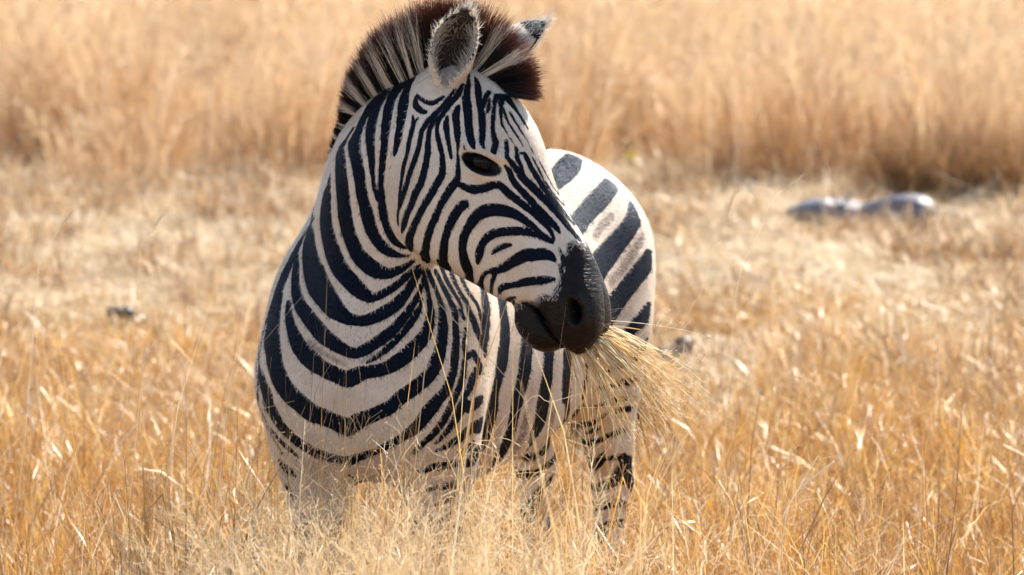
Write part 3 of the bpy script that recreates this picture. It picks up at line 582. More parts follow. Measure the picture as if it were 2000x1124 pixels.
# coat stripes: strip of skin (H head, B body), ink (k black, s brown, f faint) and points x y z half-width in 0.1 mm
STRIPES = """
Hk -1967 -900 13133 28 -1958 -929 13068 42 -1956 -953 12995 54 -1972 -969 12898 58 -1997 -977 12793 60 -2023 -983 12692 61 -2048 -987 12590 61 -2061 -997 12495 59 -2078 -1005 12388 57 -2119 -999 12242 59 -2161 -986 12082 59 -2185 -978 11924 51 -2203 -972 11774 44 -2221 -958 11644 43 -2234 -940 11526 45 -2238 -925 11417 49 -2242 -904 11317 49 -2259 -863 11231 45 -2275 -815 11143 43 -2273 -770 11039 37 -2266 -715 10927 28
Hk -1853 -989 13100 26 -1925 -967 13016 40
Hk -1130 -1140 13682 26 -1190 -1170 13594 38 -1252 -1189 13504 49 -1321 -1197 13411 53 -1394 -1194 13322 55 -1465 -1181 13247 59 -1536 -1163 13177 62 -1610 -1142 13106 63 -1679 -1123 13031 64 -1736 -1113 12942 65 -1781 -1110 12846 66 -1804 -1121 12749 66 -1821 -1135 12645 66 -1847 -1144 12530 66 -1883 -1147 12402 66 -1936 -1136 12257 66 -1996 -1114 12095 67 -2053 -1088 11902 69 -2105 -1057 11722 69 -2142 -1027 11605 68 -2172 -997 11511 65 -2200 -962 11414 57 -2225 -922 11319 47
Hk -989 -1110 13761 46 -1015 -1157 13684 59 -1049 -1195 13606 69 -1106 -1221 13526 67 -1170 -1237 13447 60 -1232 -1243 13377 56 -1292 -1244 13306 55 -1347 -1246 13221 55 -1403 -1241 13143 55 -1472 -1219 13098 53 -1536 -1196 13058 55 -1577 -1190 12999 57 -1607 -1191 12935 57 -1631 -1192 12879 60 -1648 -1199 12814 63 -1657 -1217 12719 66 -1662 -1239 12614 69 -1662 -1258 12521 72 -1667 -1275 12414 75 -1690 -1284 12270 77 -1723 -1283 12112 80 -1763 -1274 11952 84 -1811 -1255 11803 86 -1869 -1222 11692 84 -1924 -1185 11592 84 -1959 -1157 11487 80 -1991 -1124 11382 73 -2041 -1071 11274 73 -2092 -1007 11165 77 -2128 -941 11051 79 -2156 -868 10944 75 -2178 -795 10860 59 -2197 -705 10782 33
Hk -1403 -1241 13143 50 -1436 -1240 13084 50 -1464 -1243 13021 50 -1480 -1254 12943 50 -1484 -1272 12861 52 -1473 -1297 12784 55 -1454 -1325 12704 60 -1433 -1355 12611 64 -1413 -1380 12526 65 -1395 -1395 12478 61 -1382 -1407 12427 59 -1377 -1419 12333 64 -1376 -1432 12228 71 -1368 -1443 12137 76 -1372 -1447 12047 81 -1408 -1438 11960 83 -1464 -1419 11861 85 -1539 -1388 11727 84 -1617 -1349 11589 82 -1681 -1311 11481 81 -1741 -1271 11377 80 -1804 -1221 11262 78 -1865 -1163 11141 77 -1921 -1094 11010 79 -1970 -1010 10878 83 -2011 -910 10752 88 -2041 -770 10625 112 -2051 -612 10503 122 -2045 -439 10372 51
Hk -1281 -1296 13148 37 -1294 -1311 13070 58 -1301 -1327 12988 72 -1295 -1354 12892 68 -1281 -1389 12791 60 -1261 -1425 12693 55 -1240 -1449 12594 50 -1223 -1462 12484 45 -1209 -1475 12393 42 -1202 -1482 12354 35 -1197 -1486 12333 27
Hk -1058 -1306 13352 47 -1090 -1325 13277 70 -1113 -1345 13193 86 -1105 -1382 13077 82 -1088 -1423 12956 75 -1078 -1456 12854 72 -1071 -1498 12761 68 -1067 -1533 12669 58 -1067 -1541 12582 45 -1071 -1530 12506 36 -1075 -1522 12438 31 -1072 -1523 12380 35 -1067 -1530 12319 41 -1064 -1549 12243 45 -1063 -1562 12160 50 -1064 -1557 12077 59 -1072 -1543 11996 68 -1094 -1534 11923 78 -1129 -1523 11851 87 -1181 -1507 11777 89 -1241 -1487 11695 87 -1303 -1464 11599 85 -1363 -1437 11497 83 -1411 -1411 11397 80 -1459 -1380 11287 78 -1520 -1333 11150 79 -1579 -1277 11010 81 -1625 -1221 10888 81 -1663 -1161 10773 82 -1690 -1097 10662 85 -1710 -1022 10552 89 -1724 -923 10437 96 -1732 -754 10315 137 -1738 -205 10157 86 -1764 -204 10113 73
Hk -1088 -1533 11853 67 -1020 -1547 11817 69 -946 -1562 11784 73 -857 -1577 11755 86 -764 -1590 11736 97 -685 -1601 11735 97 -602 -1614 11749 93 -499 -1637 11785 90 -400 -1663 11821 90 -331 -1668 11831 89 -279 -1665 11829 85 -249 -1660 11829 81 -221 -1648 11814 77 -171 -1638 11764 82 -109 -1633 11700 86 -34 -1629 11637 83 52 -1624 11567 78 146 -1618 11490 75 244 -1611 11409 73 346 -1602 11329 70 446 -1591 11245 67 543 -1584 11152 65 629 -1583 11065 62 692 -1585 11000 58 740 -1589 10943 54 779 -1597 10882 47 807 -1607 10823 40 817 -1617 10772 36 821 -1627 10724 32
Hk -937 -1527 11435 97 -1004 -1509 11383 100 -1069 -1488 11319 102 -1128 -1461 11219 101 -1181 -1429 11109 97 -1228 -1397 11015 90 -1270 -1362 10918 83 -1307 -1317 10802 83 -1336 -1265 10682 85 -1351 -1211 10573 92 -1358 -1150 10464 98 -1367 -1061 10341 102 -1372 -964 10238 109 -1375 -932 10212 114 -1369 -900 10191 152 -1344 -812 10102 163 -1297 -659 10017 88 -1231 -662 9986 78 -1166 -665 9955 67 -1111 -665 9928 62 -1065 -669 9906 56 -1032 -672 9891 41 -1002 -674 9876 24
Hk -1395 -654 10065 39 -1371 -652 10053 36 -1343 -651 10038 33 -1302 -653 10018 26 -1257 -654 9997 18
Hk 639 -1629 10846 18 586 -1632 10882 30 527 -1636 10924 43 452 -1640 10982 59 365 -1645 11047 73 267 -1650 11120 82 163 -1652 11190 90 62 -1650 11247 102 -39 -1646 11291 113 -140 -1639 11317 122 -241 -1627 11330 130 -345 -1610 11334 136 -443 -1591 11326 139 -529 -1571 11307 139 -605 -1552 11275 135 -670 -1534 11228 128 -727 -1516 11169 120 -780 -1496 11100 111 -829 -1475 11022 102 -877 -1451 10941 96 -920 -1423 10853 91 -954 -1388 10754 88 -976 -1350 10651 88 -984 -1305 10542 87 -983 -1268 10458 86 -980 -1268 10456 83 -973 -1271 10460 91 -966 -1240 10394 97 -954 -1195 10308 109 -931 -1155 10233 120 -904 -1111 10154 122 -877 -1057 10067 116 -854 -989 9976 103 -847 -876 9878 109 -832 -684 9790 62 -780 -689 9762 54 -727 -696 9733 43 -683 -703 9707 31 -645 -712 9684 18
Hk 801 -1639 10680 33 748 -1637 10721 55 689 -1637 10762 73 614 -1642 10805 79 527 -1652 10845 81 429 -1664 10877 81 325 -1674 10900 82 224 -1677 10910 86 123 -1670 10912 91 21 -1655 10910 94 -79 -1632 10903 96 -173 -1603 10893 98 -261 -1571 10876 97 -346 -1535 10851 95 -424 -1500 10815 92 -490 -1468 10765 89 -546 -1439 10702 87 -590 -1409 10625 87 -623 -1377 10542 87 -644 -1344 10459 86 -658 -1311 10381 81 -670 -1280 10314 69 -679 -1254 10262 54 -685 -1238 10232 40 -689 -1227 10211 27
Hk -394 -1395 10436 28 -355 -1424 10479 45 -313 -1455 10520 60 -259 -1491 10558 67 -201 -1529 10590 69 -137 -1565 10612 64 -79 -1594 10626 55 -45 -1609 10630 44 -19 -1619 10629 31
Hk 841 -1722 10340 41 815 -1713 10375 62 780 -1707 10409 83 723 -1703 10442 101 649 -1705 10466 116 551 -1714 10468 125 446 -1715 10459 130 357 -1706 10455 135 264 -1690 10438 135 155 -1650 10381 126 42 -1582 10309 116 -63 -1495 10234 108 -161 -1411 10166 100 -245 -1352 10120 92 -323 -1307 10088 83 -403 -1268 10073 71 -476 -1231 10056 55 -534 -1187 10017 48 -578 -1136 9963 47 -604 -1074 9892 53 -618 -999 9813 64 -623 -872 9723 109 -603 -703 9659 52 -569 -714 9638 43 -537 -719 9619 33 -513 -725 9605 24 -481 -886 9605 16
Hk -313 -1309 10080 52 -346 -1271 10009 53 -374 -1229 9933 55 -393 -1180 9842 52 -405 -1123 9746 48 -414 -1041 9649 52 -409 -911 9563 35 -376 -909 9542 34 -345 -910 9525 33 -321 -912 9513 26 -302 -913 9504 18
Hk 820 -1835 9977 45 746 -1816 9970 64 669 -1794 9961 80 581 -1767 9952 87 487 -1732 9940 89 385 -1686 9926 92 285 -1630 9907 91 200 -1569 9875 82 123 -1505 9842 74 50 -1448 9822 67 -19 -1398 9805 62 -88 -1351 9786 68 -151 -1307 9765 74 -198 -1267 9735 70 -232 -1227 9697 63 -253 -1185 9651 52 -267 -1132 9599 32
Hk 67 -1340 9564 26 1 -1272 9537 44 -55 -1188 9504 55 -91 -1034 9447 55 -91 -931 9432 39 -45 -939 9414 45 39 -960 9324 52 53 -959 9261 54 55 -959 9221 52 54 -961 9183 42 87 -1174 9170 46
Hk 38 -1232 9472 37 41 -948 9324 52
Hk 140 -1233 9268 54 107 -1203 9206 36
Hk -215 -923 9471 26 -198 -929 9466 31 -176 -931 9459 33 -143 -931 9448 28 -103 -935 9436 20
Hk -156 -1652 12234 26 -108 -1625 12171 40 -63 -1614 12104 53 -31 -1611 12024 60 2 -1609 11942 64 47 -1603 11869 68 103 -1596 11798 70 170 -1586 11728 73 244 -1575 11654 75 324 -1566 11564 77 406 -1561 11469 78 488 -1557 11377 80 568 -1553 11289 82 641 -1550 11212 83 710 -1550 11142 82 774 -1551 11079 80 831 -1555 11021 74 877 -1563 10965 60 912 -1571 10917 44 935 -1576 10884 30 953 -1582 10857 16
Hk -109 -1549 12684 41 -106 -1572 12604 49 -103 -1609 12528 58 -107 -1663 12453 60 -109 -1693 12394 55 -103 -1683 12380 44 -89 -1672 12374 56 -65 -1650 12338 59 -29 -1618 12287 61 23 -1593 12225 63 82 -1579 12152 67 139 -1568 12068 77 204 -1556 11977 86 292 -1539 11881 87 386 -1518 11786 87 468 -1502 11701 86 548 -1490 11620 84 629 -1482 11538 83 710 -1473 11456 82 792 -1463 11374 82 872 -1454 11291 81 946 -1453 11201 79 1014 -1458 11112 76 1076 -1468 11029 71 1136 -1479 10951 65 1199 -1487 10876 60 1257 -1489 10810 55 1300 -1486 10763 48 1339 -1481 10723 40
Hk 72 -1525 12560 38 90 -1538 12473 46 103 -1549 12400 52 96 -1554 12379 52 93 -1560 12363 55 118 -1556 12309 51 153 -1551 12240 47 183 -1549 12161 44 214 -1546 12077 42
Hk 163 -1518 12438 34 199 -1502 12444 36 234 -1488 12437 41 264 -1483 12397 49 295 -1479 12335 56 332 -1475 12254 58 376 -1469 12161 58 428 -1461 12066 61 487 -1449 11966 64 556 -1433 11860 65 629 -1418 11755 66 700 -1409 11661 65 771 -1401 11570 64 843 -1393 11475 66 913 -1385 11385 67 972 -1377 11315 62 1035 -1365 11240 56 1123 -1351 11134 51 1218 -1340 11017 43
Hk 406 -1413 12348 21 455 -1404 12249 24 508 -1396 12143 26 570 -1386 12017 26 639 -1372 11887 24 712 -1357 11771 23 792 -1344 11660 22 878 -1321 11554 23 975 -1278 11439 27 1094 -1179 11290 13 1188 -1143 11120 13
Hk 528 -1329 12299 18 589 -1316 12175 19 650 -1300 12052 20 710 -1281 11937 21 772 -1260 11824 22 839 -1241 11715 24 915 -1207 11605 28 1002 -1100 11485 12 1062 -1114 11362 11
Hk -851 -902 13968 22 -856 -1020 13867 38 -865 -1111 13761 53 -888 -1189 13646 71 -905 -1252 13530 85 -896 -1304 13425 92 -880 -1355 13315 95 -869 -1410 13180 91 -859 -1463 13041 86 -848 -1504 12916 86 -834 -1546 12806 85 -811 -1599 12720 81 -785 -1645 12653 72 -764 -1674 12606 52 -745 -1694 12566 29
Hk -729 -964 13891 37 -700 -1049 13806 54 -677 -1120 13721 66 -671 -1178 13648 72 -666 -1232 13569 75 -649 -1295 13465 69 -629 -1352 13356 64 -610 -1401 13257 68 -594 -1445 13161 74 -587 -1485 13062 75 -584 -1519 12965 74 -583 -1546 12873 69 -584 -1573 12788 63 -592 -1617 12716 60 -593 -1669 12655 55 -572 -1707 12606 42 -543 -1737 12560 24
Hk -454 -1151 13622 52 -488 -1196 13581 52 -520 -1241 13529 51 -548 -1297 13447 51 -575 -1351 13356 51
Hk -439 -1251 13489 30 -456 -1314 13397 37 -471 -1364 13316 40 -480 -1389 13272 35 -487 -1406 13239 26
Hk -312 -1148 13561 52 -334 -1226 13480 47 -352 -1296 13391 43 -364 -1370 13277 43 -372 -1432 13160 45 -380 -1475 13060 45 -382 -1510 12964 47 -373 -1541 12861 54 -358 -1567 12767 62 -333 -1591 12705 70 -317 -1617 12650 72 -339 -1689 12582 73 -361 -1747 12521 70 -346 -1760 12487 53 -321 -1769 12462 29
Hk -201 -1123 13519 96 -212 -1212 13436 70 -221 -1284 13350 51 -223 -1348 13255 37 -221 -1401 13157 27 -212 -1443 13060 22 -200 -1480 12962 18
Hk -100 -1066 13493 110 -49 -1097 13436 93 2 -1124 13376 78 52 -1150 13310 63 103 -1171 13238 52 154 -1194 13160 44 204 -1216 13080 38 255 -1232 13000 32 305 -1242 12919 26
Hk -170 -1294 13310 27 -142 -1346 13211 29 -110 -1385 13115 31 -68 -1409 13035 29 -19 -1427 12957 26 40 -1442 12869 23 103 -1451 12776 19 163 -1457 12677 17 224 -1457 12574 15
Hk -39 -1287 13228 29 12 -1316 13138 29 62 -1342 13050 28 110 -1359 12973 25 163 -1371 12891 21 233 -1378 12785 18 305 -1377 12668 16 367 -1379 12548 15 427 -1377 12424 14
Hk -241 -1366 13235 21 -223 -1411 13137 22 -200 -1448 13040 23 -165 -1476 12950 22 -120 -1497 12862 21 -63 -1512 12773 18 2 -1520 12681 16 71 -1521 12581 15 143 -1517 12478 14
Hk -1887 -788 13541 28 -1837 -856 13493 38 -1783 -918 13450 44 -1713 -982 13415 48 -1639 -1037 13395 52 -1567 -1077 13404 56 -1496 -1108 13432 56 -1425 -1127 13480 46 -1353 -1138 13536 33
Hk -1911 -789 13490 41 -1916 -824 13407 67 -1910 -863 13333 78 -1872 -911 13287 72 -1823 -958 13256 69 -1780 -996 13234 66 -1741 -1026 13221 59 -1713 -1045 13220 48 -1690 -1059 13224 31
Hk -945 -1606 12605 28 -933 -1610 12532 22
Bk -1812 -270 13945 35 -1856 -275 13911 44 -1938 -82 13855 55 -2013 -408 13741 152 -2086 -501 13588 135 -2125 -570 13478 131 -2151 -637 13375 133 -2168 -699 13261 125 -2183 -753 13140 118 -2206 -799 13004 105 -2229 -833 12861 92 -2251 -851 12715 86 -2270 -857 12578 86 -2283 -857 12477 86 -2295 -857 12374 87
Bk -2365 1418 12004 93 -2385 1627 11820 107 -2403 2128 11608 186
Bk -2438 3400 11323 85 -2462 4149 11110 162 -2480 4724 10927 120 -2488 5108 10775 67 -2490 5394 10638 35
Bk -2014 -88 13822 35 -2093 -87 13785 55 -2174 -142 13742 149 -2262 -238 13637 166 -2345 -325 13522 147 -2397 -394 13421 141 -2434 -460 13318 129 -2460 -531 13204 123 -2478 -594 13085 121 -2496 -643 12969 113 -2511 -688 12848 104 -2525 -725 12706 94 -2537 -744 12567 85 -2544 -748 12466 83 -2552 -744 12363 83 -2568 -733 12216 80 -2584 -716 12055 76 -2599 -696 11896 70 -2607 -676 11744 65 -2593 -663 11610 65 -2578 -652 11495 68 -2582 -637 11411 81 -2585 -621 11328 96 -2570 -602 11206 99 -2546 -581 11077 96 -2520 -561 10959 92 -2486 -538 10846 88 -2440 -516 10732 90 -2386 -500 10632 90 -2326 -487 10561 83 -2264 -479 10510 71 -2203 -473 10476 56 -2141 -470 10451 37
Bk -2271 89 13692 35 -2363 92 13656 48 -2455 10 13617 61 -2546 -110 13512 152 -2631 -162 13391 170 -2688 -235 13285 167 -2731 -291 13177 154 -2764 -360 13063 145 -2789 -416 12946 145 -2810 -464 12826 141 -2822 -513 12709 132 -2819 -558 12594 122 -2810 -595 12492 114 -2805 -613 12420 108 -2800 -625 12351 101 -2796 -633 12254 89 -2790 -634 12149 78 -2782 -633 12051 67 -2770 -631 11944 57 -2757 -625 11813 54 -2737 -618 11676 55 -2701 -614 11551 57 -2661 -610 11429 60
Bk -2701 16 13441 69 -2770 -23 13352 102 -2833 -55 13263 111 -2881 -93 13175 122 -2924 -136 13085 143 -2970 -169 12986 135 -3015 -200 12885 127 -3052 -220 12782 132 -3086 -238 12683 146 -3120 -237 12601 178 -3143 -246 12520 206 -3144 -289 12430 197 -3129 -350 12324 182 -3096 -422 12185 168 -3061 -465 12030 156 -3040 -476 11877 148 -3021 -477 11723 143 -2996 -475 11558 143 -2971 -470 11414 144 -2947 -467 11336 149 -2923 -466 11271 150 -2903 -459 11175 153 -2879 -447 11063 155 -2844 -438 10930 155 -2799 -428 10793 152 -2743 -422 10671 144 -2677 -422 10562 135 -2599 -425 10471 128 -2513 -429 10398 117 -2424 -430 10343 95 -2329 -432 10305 69 -2221 -422 10284 48 -2125 -405 10275 32 -2077 -397 10282 25 -2043 -398 10295 22
Bk -3184 -23 12787 53 -3242 2 12692 51 -3299 32 12596 55 -3356 68 12496 77 -3405 103 12404 111 -3439 120 12335 138 -3458 138 12277 173 -3451 113 12241 199 -3435 52 12184 220 -3429 -21 12050 230 -3422 -91 11889 239 -3406 -134 11737 231 -3390 -144 11586 211 -3377 -154 11451 207 -3364 -155 11319 204 -3354 -146 11174 204 -3340 -138 11029 205 -3313 -143 10893 199 -3279 -154 10762 191 -3240 -171 10638 182 -3196 -191 10519 176 -3150 -212 10404 175 -3093 -238 10297 175 -3017 -270 10203 175 -2928 -300 10118 175 -2827 -328 10042 175 -2722 -352 9980 169 -2619 -370 9940 148 -2516 -382 9922 125 -2412 -388 9931 107 -2311 -388 9960 92 -2216 -393 10007 80 -2126 -378 10062 70 -2043 -358 10117 58 -1963 -336 10174 46
Bk -3652 329 11826 40 -3673 307 11685 92 -3694 302 11539 140 -3718 344 11381 212 -3737 372 11222 245 -3749 386 11062 260 -3749 382 10910 262 -3733 350 10774 254 -3707 307 10648 247 -3677 262 10528 249 -3642 209 10411 250 -3603 149 10293 243 -3556 80 10177 231 -3499 5 10060 218 -3428 -76 9947 203 -3337 -161 9839 188 -3239 -228 9738 180 -3146 -271 9643 175 -3053 -302 9561 166 -2960 -325 9488 146 -2867 -344 9442 124 -2776 -358 9440 106 -2682 -370 9466 93 -2579 -380 9510 88 -2476 -386 9567 87 -2382 -386 9627 83 -2291 -381 9694 81 -2198 -371 9775 81 -2107 -364 9858 80 -2020 -339 9932 73 -1943 -309 9996 60 -1889 -282 10036 44 -1842 -254 10068 27
Bk -4021 1445 11065 40 -4031 1349 11018 51 -4042 1275 10958 62 -4055 1194 10870 73 -4068 1127 10765 83 -4084 1079 10647 94 -4097 1035 10524 223 -4106 1006 10405 301 -4105 945 10284 305 -4094 865 10149 312 -4068 764 10012 322 -4023 637 9880 340 -3966 498 9752 351 -3904 360 9631 339 -3832 219 9516 315 -3748 76 9411 292 -3658 -52 9311 273 -3575 -158 9216 238 -3487 -259 9133 194 -3388 -324 9058 161 -3279 -354 9000 134 -3156 -366 8970 121 -3032 -375 8961 115 -2927 -385 8971 117 -2826 -395 8999 123 -2723 -404 9044 128 -2620 -412 9101 132 -2515 -416 9161 133 -2415 -415 9225 132 -2330 -409 9286 129 -2251 -398 9357 123 -2166 -379 9456 112 -2087 -356 9563 101 -2022 -335 9667 96 -1964 -316 9765 92 -1911 -289 9852 80 -1862 -263 9924 63 -1820 -236 9967 46 -1781 -207 10000 28
Bk -4362 1353 10131 62 -4376 1279 10002 100 -4388 1211 9875 126 -4394 1142 9758 134 -4394 1067 9641 137 -4392 983 9517 140 -4377 882 9392 143 -4339 753 9268 156 -4284 614 9154 165 -4211 479 9065 165 -4129 348 8981 176 -4044 225 8883 184 -3955 106 8784 188 -3861 -19 8692 195 -3761 -148 8610 186 -3656 -252 8544 165 -3550 -318 8483 153 -3446 -365 8422 140 -3342 -407 8371 127 -3238 -444 8332 117 -3134 -471 8318 113 -3032 -480 8349 116 -2929 -480 8402 122 -2827 -479 8461 122 -2723 -479 8530 122 -2609 -481 8611 122 -2497 -482 8696 122 -2401 -479 8776 118 -2312 -470 8860 113 -2228 -452 8959 107 -2148 -428 9061 100 -2074 -402 9163 89 -2005 -372 9261 79 -1945 -342 9349 73 -1893 -313 9438 67 -1851 -284 9536 65 -1818 -252 9637 60 -1795 -227 9737 52 -1777 -206 9838 39
Bk -4536 929 9158 75 -4530 846 9042 101 -4520 761 8928 121 -4495 667 8814 133 -4461 573 8701 145 -4415 478 8587 167 -4361 388 8475 188 -4302 306 8368 200 -4231 225 8268 204 -4140 131 8182 207 -4038 26 8108 213 -3934 -78 8046 203 -3825 -167 7989 185 -3708 -227 7932 173 -3595 -269 7879 170 -3496 -308 7834 177 -3408 -351 7803 181 -3334 -391 7787 182 -3261 -431 7794 176 -3171 -467 7844 172 -3074 -494 7900 165 -2972 -508 7931 150 -2868 -516 7951 135 -2765 -523 7963 132 -2662 -530 7978 133 -2559 -538 8012 138 -2456 -544 8059 145 -2352 -547 8117 151 -2251 -546 8183 156 -2157 -540 8251 157 -2066 -526 8325 156 -1972 -504 8413 152 -1882 -474 8505 147 -1804 -435 8593 144 -1740 -392 8684 140 -1692 -350 8778 133 -1658 -311 8881 124 -1640 -279 8999 108 -1634 -248 9121 92 -1641 -231 9225 79 -1659 -214 9344 66 -1689 -190 9528 59 -1724 -178 9712 53 -1755 -188 9836 47 -1785 -208 9943 40
Bk -2908 -513 8137 31 -2826 -516 8177 39 -2744 -518 8221 48 -2661 -520 8279 56 -2579 -520 8345 63 -2498 -520 8414 67 -2415 -518 8490 70 -2322 -512 8578 69 -2230 -500 8674 69 -2145 -481 8773 74 -2066 -452 8874 78 -1990 -418 8974 75 -1924 -383 9072 69 -1874 -350 9167 59 -1838 -319 9254 48 -1821 -300 9327 39 -1812 -290 9395 30
Bk -4717 1259 9242 124 -4779 1289 9113 216 -4829 1268 8988 263 -4855 1218 8859 288 -4867 1147 8731 293 -4875 1076 8602 295 -4880 1074 8467 354 -4869 981 8352 320 -4852 901 8238 298 -4837 841 8121 292 -4817 788 8002 287 -4789 734 7882 276 -4751 682 7765 266 -4702 628 7655 265 -4643 573 7550 264 -4574 515 7450 258 -4494 453 7358 249 -4405 387 7284 238 -4302 315 7211 237 -4179 235 7114 241 -4048 154 7027 234 -3919 73 6989 213 -3795 13 6961 205 -3687 -11 6914 201 -3588 -27 6867 201 -3489 -46 6825 212 -3400 -72 6794 223 -3338 -95 6775 220 -3275 -134 6783 180 -3184 -218 6848 169 -3083 -298 6924 172 -2980 -345 6975 166 -2875 -380 7020 155 -2774 -406 7065 152 -2667 -431 7115 151 -2541 -457 7174 150 -2419 -481 7243 148 -2334 -499 7326 147 -2254 -512 7411 148 -2153 -520 7486 149 -2048 -520 7558 149 -1944 -513 7629 150 -1843 -498 7704 151 -1746 -473 7785 153 -1658 -442 7878 156 -1580 -404 7991 160 -1515 -360 8116 162 -1468 -317 8253 156 -1434 -272 8398 147 -1408 -225 8547 143 -1393 -186 8698 135 -1388 -147 8850 126 -1394 -115 9000 113 -1407 -87 9142 90 -1435 -65 9284 70 -1490 -58 9442 64 -1552 -61 9594 64 -1600 -72 9713 64 -1643 -88 9825 65 -1684 -117 9956 65
Bk -4162 1380 10653 22 -4220 1450 10548 32 -4282 1485 10431 40 -4362 1491 10265 91 -4441 1488 10095 123 -4496 1474 9965 141 -4545 1458 9846 160 -4598 1449 9722 176 -4650 1439 9596 188 -4704 1426 9461 192 -4755 1417 9325 201 -4798 1377 9203 187 -4837 1360 9080 200 -4874 1342 8956 212 -4910 1327 8831 224
Bk -5081 1889 8607 29 -5114 1868 8461 32 -5143 1848 8320 35 -5169 1837 8193 35 -5177 1684 8089 33 -5173 1542 7982 35 -5161 1425 7871 40 -5139 1322 7759 50 -5111 1235 7645 128 -5080 1182 7521 190 -5045 1129 7407 210 -5003 1069 7327 209 -4968 1031 7253 216 -4965 1059 7155 222 -4958 1089 7057 240 -4912 1045 6980 222 -4854 995 6902 213 -4802 977 6799 210 -4745 958 6696 205 -4674 921 6612 189 -4596 880 6535 176 -4514 840 6466 171 -4427 801 6400 174 -4335 769 6330 177 -4238 738 6262 183 -4134 703 6201 191 -4027 664 6148 197 -3924 616 6109 197 -3815 558 6080 188 -3689 487 6057 164 -3561 426 6038 147 -3442 388 6015 158 -3330 340 6010 157 -3233 259 6048 121 -3138 173 6099 104 -3036 97 6140 98 -2926 21 6186 89 -2800 -60 6251 85 -2674 -125 6318 84 -2567 -172 6376 88 -2465 -210 6432 94 -2363 -241 6484 99 -2257 -270 6545 104 -2133 -300 6629 116 -2013 -322 6720 128 -1922 -336 6805 133 -1843 -347 6894 138 -1770 -356 6999 150 -1698 -360 7104 162 -1617 -352 7202 162 -1541 -335 7288 155 -1488 -319 7348 146 -1438 -301 7405 135 -1376 -272 7479 130 -1316 -239 7563 127 -1269 -209 7660 123 -1229 -179 7762 118 -1195 -147 7856 111 -1168 -116 7961 108 -1155 -89 8098 116 -1148 -60 8245 123 -1136 -29 8386 114 -1127 2 8527 108 -1127 34 8670 100 -1132 63 8810 92 -1138 92 8948 89 -1153 111 9075 88 -1185 112 9168 83 -1231 105 9262 79 -1293 102 9396 76 -1359 98 9533 73 -1416 87 9641 70 -1471 75 9754 69 -1527 62 9905 73
Bk -5231 1763 7867 18 -5214 1550 7702 20 -5204 1481 7525 22 -5190 1457 7358 24 -5178 1475 7209 25 -5181 1549 7099 25 -5176 1612 7000 27 -5139 1574 6892 31 -5089 1521 6781 36 -5038 1486 6666 38 -4981 1437 6560 40 -4918 1370 6482 85 -4850 1305 6411 108 -4778 1250 6334 97 -4700 1205 6257 89 -4615 1158 6189 87 -4530 1128 6121 85 -4456 1125 6048 76 -4385 1137 5972 64
Bk -5190 1847 6886 18 -5152 1829 6756 20 -5100 1727 6644 22 -5034 1598 6546 23 -4964 1507 6444 22 -4889 1448 6323 22 -4815 1413 6204 49 -4750 1391 6108 47 -4689 1381 6018 46
Bk -931 180 8358 49 -948 142 8203 66 -964 108 8055 86 -975 81 7927 96 -989 55 7812 100 -1016 20 7710 98 -1050 -17 7614 96 -1089 -52 7515 95 -1132 -83 7415 95 -1177 -107 7316 98 -1225 -125 7213 101 -1280 -138 7101 103 -1338 -146 6989 103 -1398 -148 6882 102 -1462 -149 6781 100 -1531 -152 6693 94 -1607 -154 6611 88 -1698 -155 6528 88 -1793 -147 6443 86 -1885 -122 6346 75 -1976 -81 6244 64
Bk -610 622 7774 58 -657 529 7825 80 -702 449 7850 88 -745 381 7807 128 -784 316 7733 129 -814 268 7649 125 -846 223 7559 114 -893 164 7469 100 -938 117 7386 91 -970 90 7321 89 -990 78 7266 100 -985 93 7230 126 -990 103 7181 170 -1044 74 7079 158 -1114 45 6960 134 -1174 30 6854 116 -1238 17 6756 99 -1309 1 6669 87 -1382 -15 6589 77 -1452 -25 6516 64 -1522 -31 6445 51
Bk -1442 230 10046 74 -1382 230 9869 67 -1319 219 9705 62 -1247 225 9571 61 -1175 238 9453 59 -1105 254 9342 53 -1051 264 9242 49 -1037 246 9158 56 -1030 227 9080 63 -1002 231 9001 55 -969 246 8922 45
Bk -1280 426 9971 71 -1219 393 9804 67 -1156 364 9646 64 -1082 357 9500 62 -1012 364 9375 61 -953 386 9294 61 -908 403 9225 67 -886 390 9134 70 -866 379 9040 75 -827 400 8951 85 -784 433 8862 98 -751 459 8769 106 -719 488 8671 106 -677 532 8560 95 -641 578 8450 81 -622 601 8361 65 -610 617 8277 46
Bk -1075 615 9844 75 -1014 566 9688 71 -951 535 9541 68 -878 539 9416 63 -807 562 9309 58 -749 593 9233 52 -702 618 9155 50 -667 618 9034 52 -641 621 8904 52 -623 634 8795 43 -610 645 8692 31
Bk -938 231 8684 69 -948 209 8627 67 -958 187 8565 63 -970 158 8489 52 -978 134 8406 42 -976 120 8307 43 -964 125 8219 46 -941 145 8165 55 -907 184 8144 60 -857 248 8188 85 -805 319 8224 68 -762 373 8177 92 -723 425 8094 89 -682 489 7996 91 -641 566 7886 104
Bk -621 676 7212 108 -670 572 7191 139 -724 473 7168 148 -793 364 7148 145 -867 264 7126 148
Bk -634 999 6648 190 -710 750 6665 156 -783 601 6662 158 -849 505 6640 150 -911 434 6604 139 -970 384 6550 134 -1034 336 6493 124 -1113 276 6449 109 -1199 217 6407 97 -1293 163 6360 84 -1384 120 6317 71 -1457 90 6288 55 -1524 65 6263 40
Bk -810 722 6307 86 -858 664 6262 104 -909 607 6224 105 -972 534 6209 88 -1032 473 6199 78 -1069 442 6184 63 -1098 421 6169 42
Bk -1120 497 5943 85 -1200 438 5933 94 -1285 384 5923 100 -1385 325 5922 107 -1491 275 5915 113 -1596 248 5889 105 -1698 237 5859 90 -1790 232 5837 76 -1880 237 5817 61
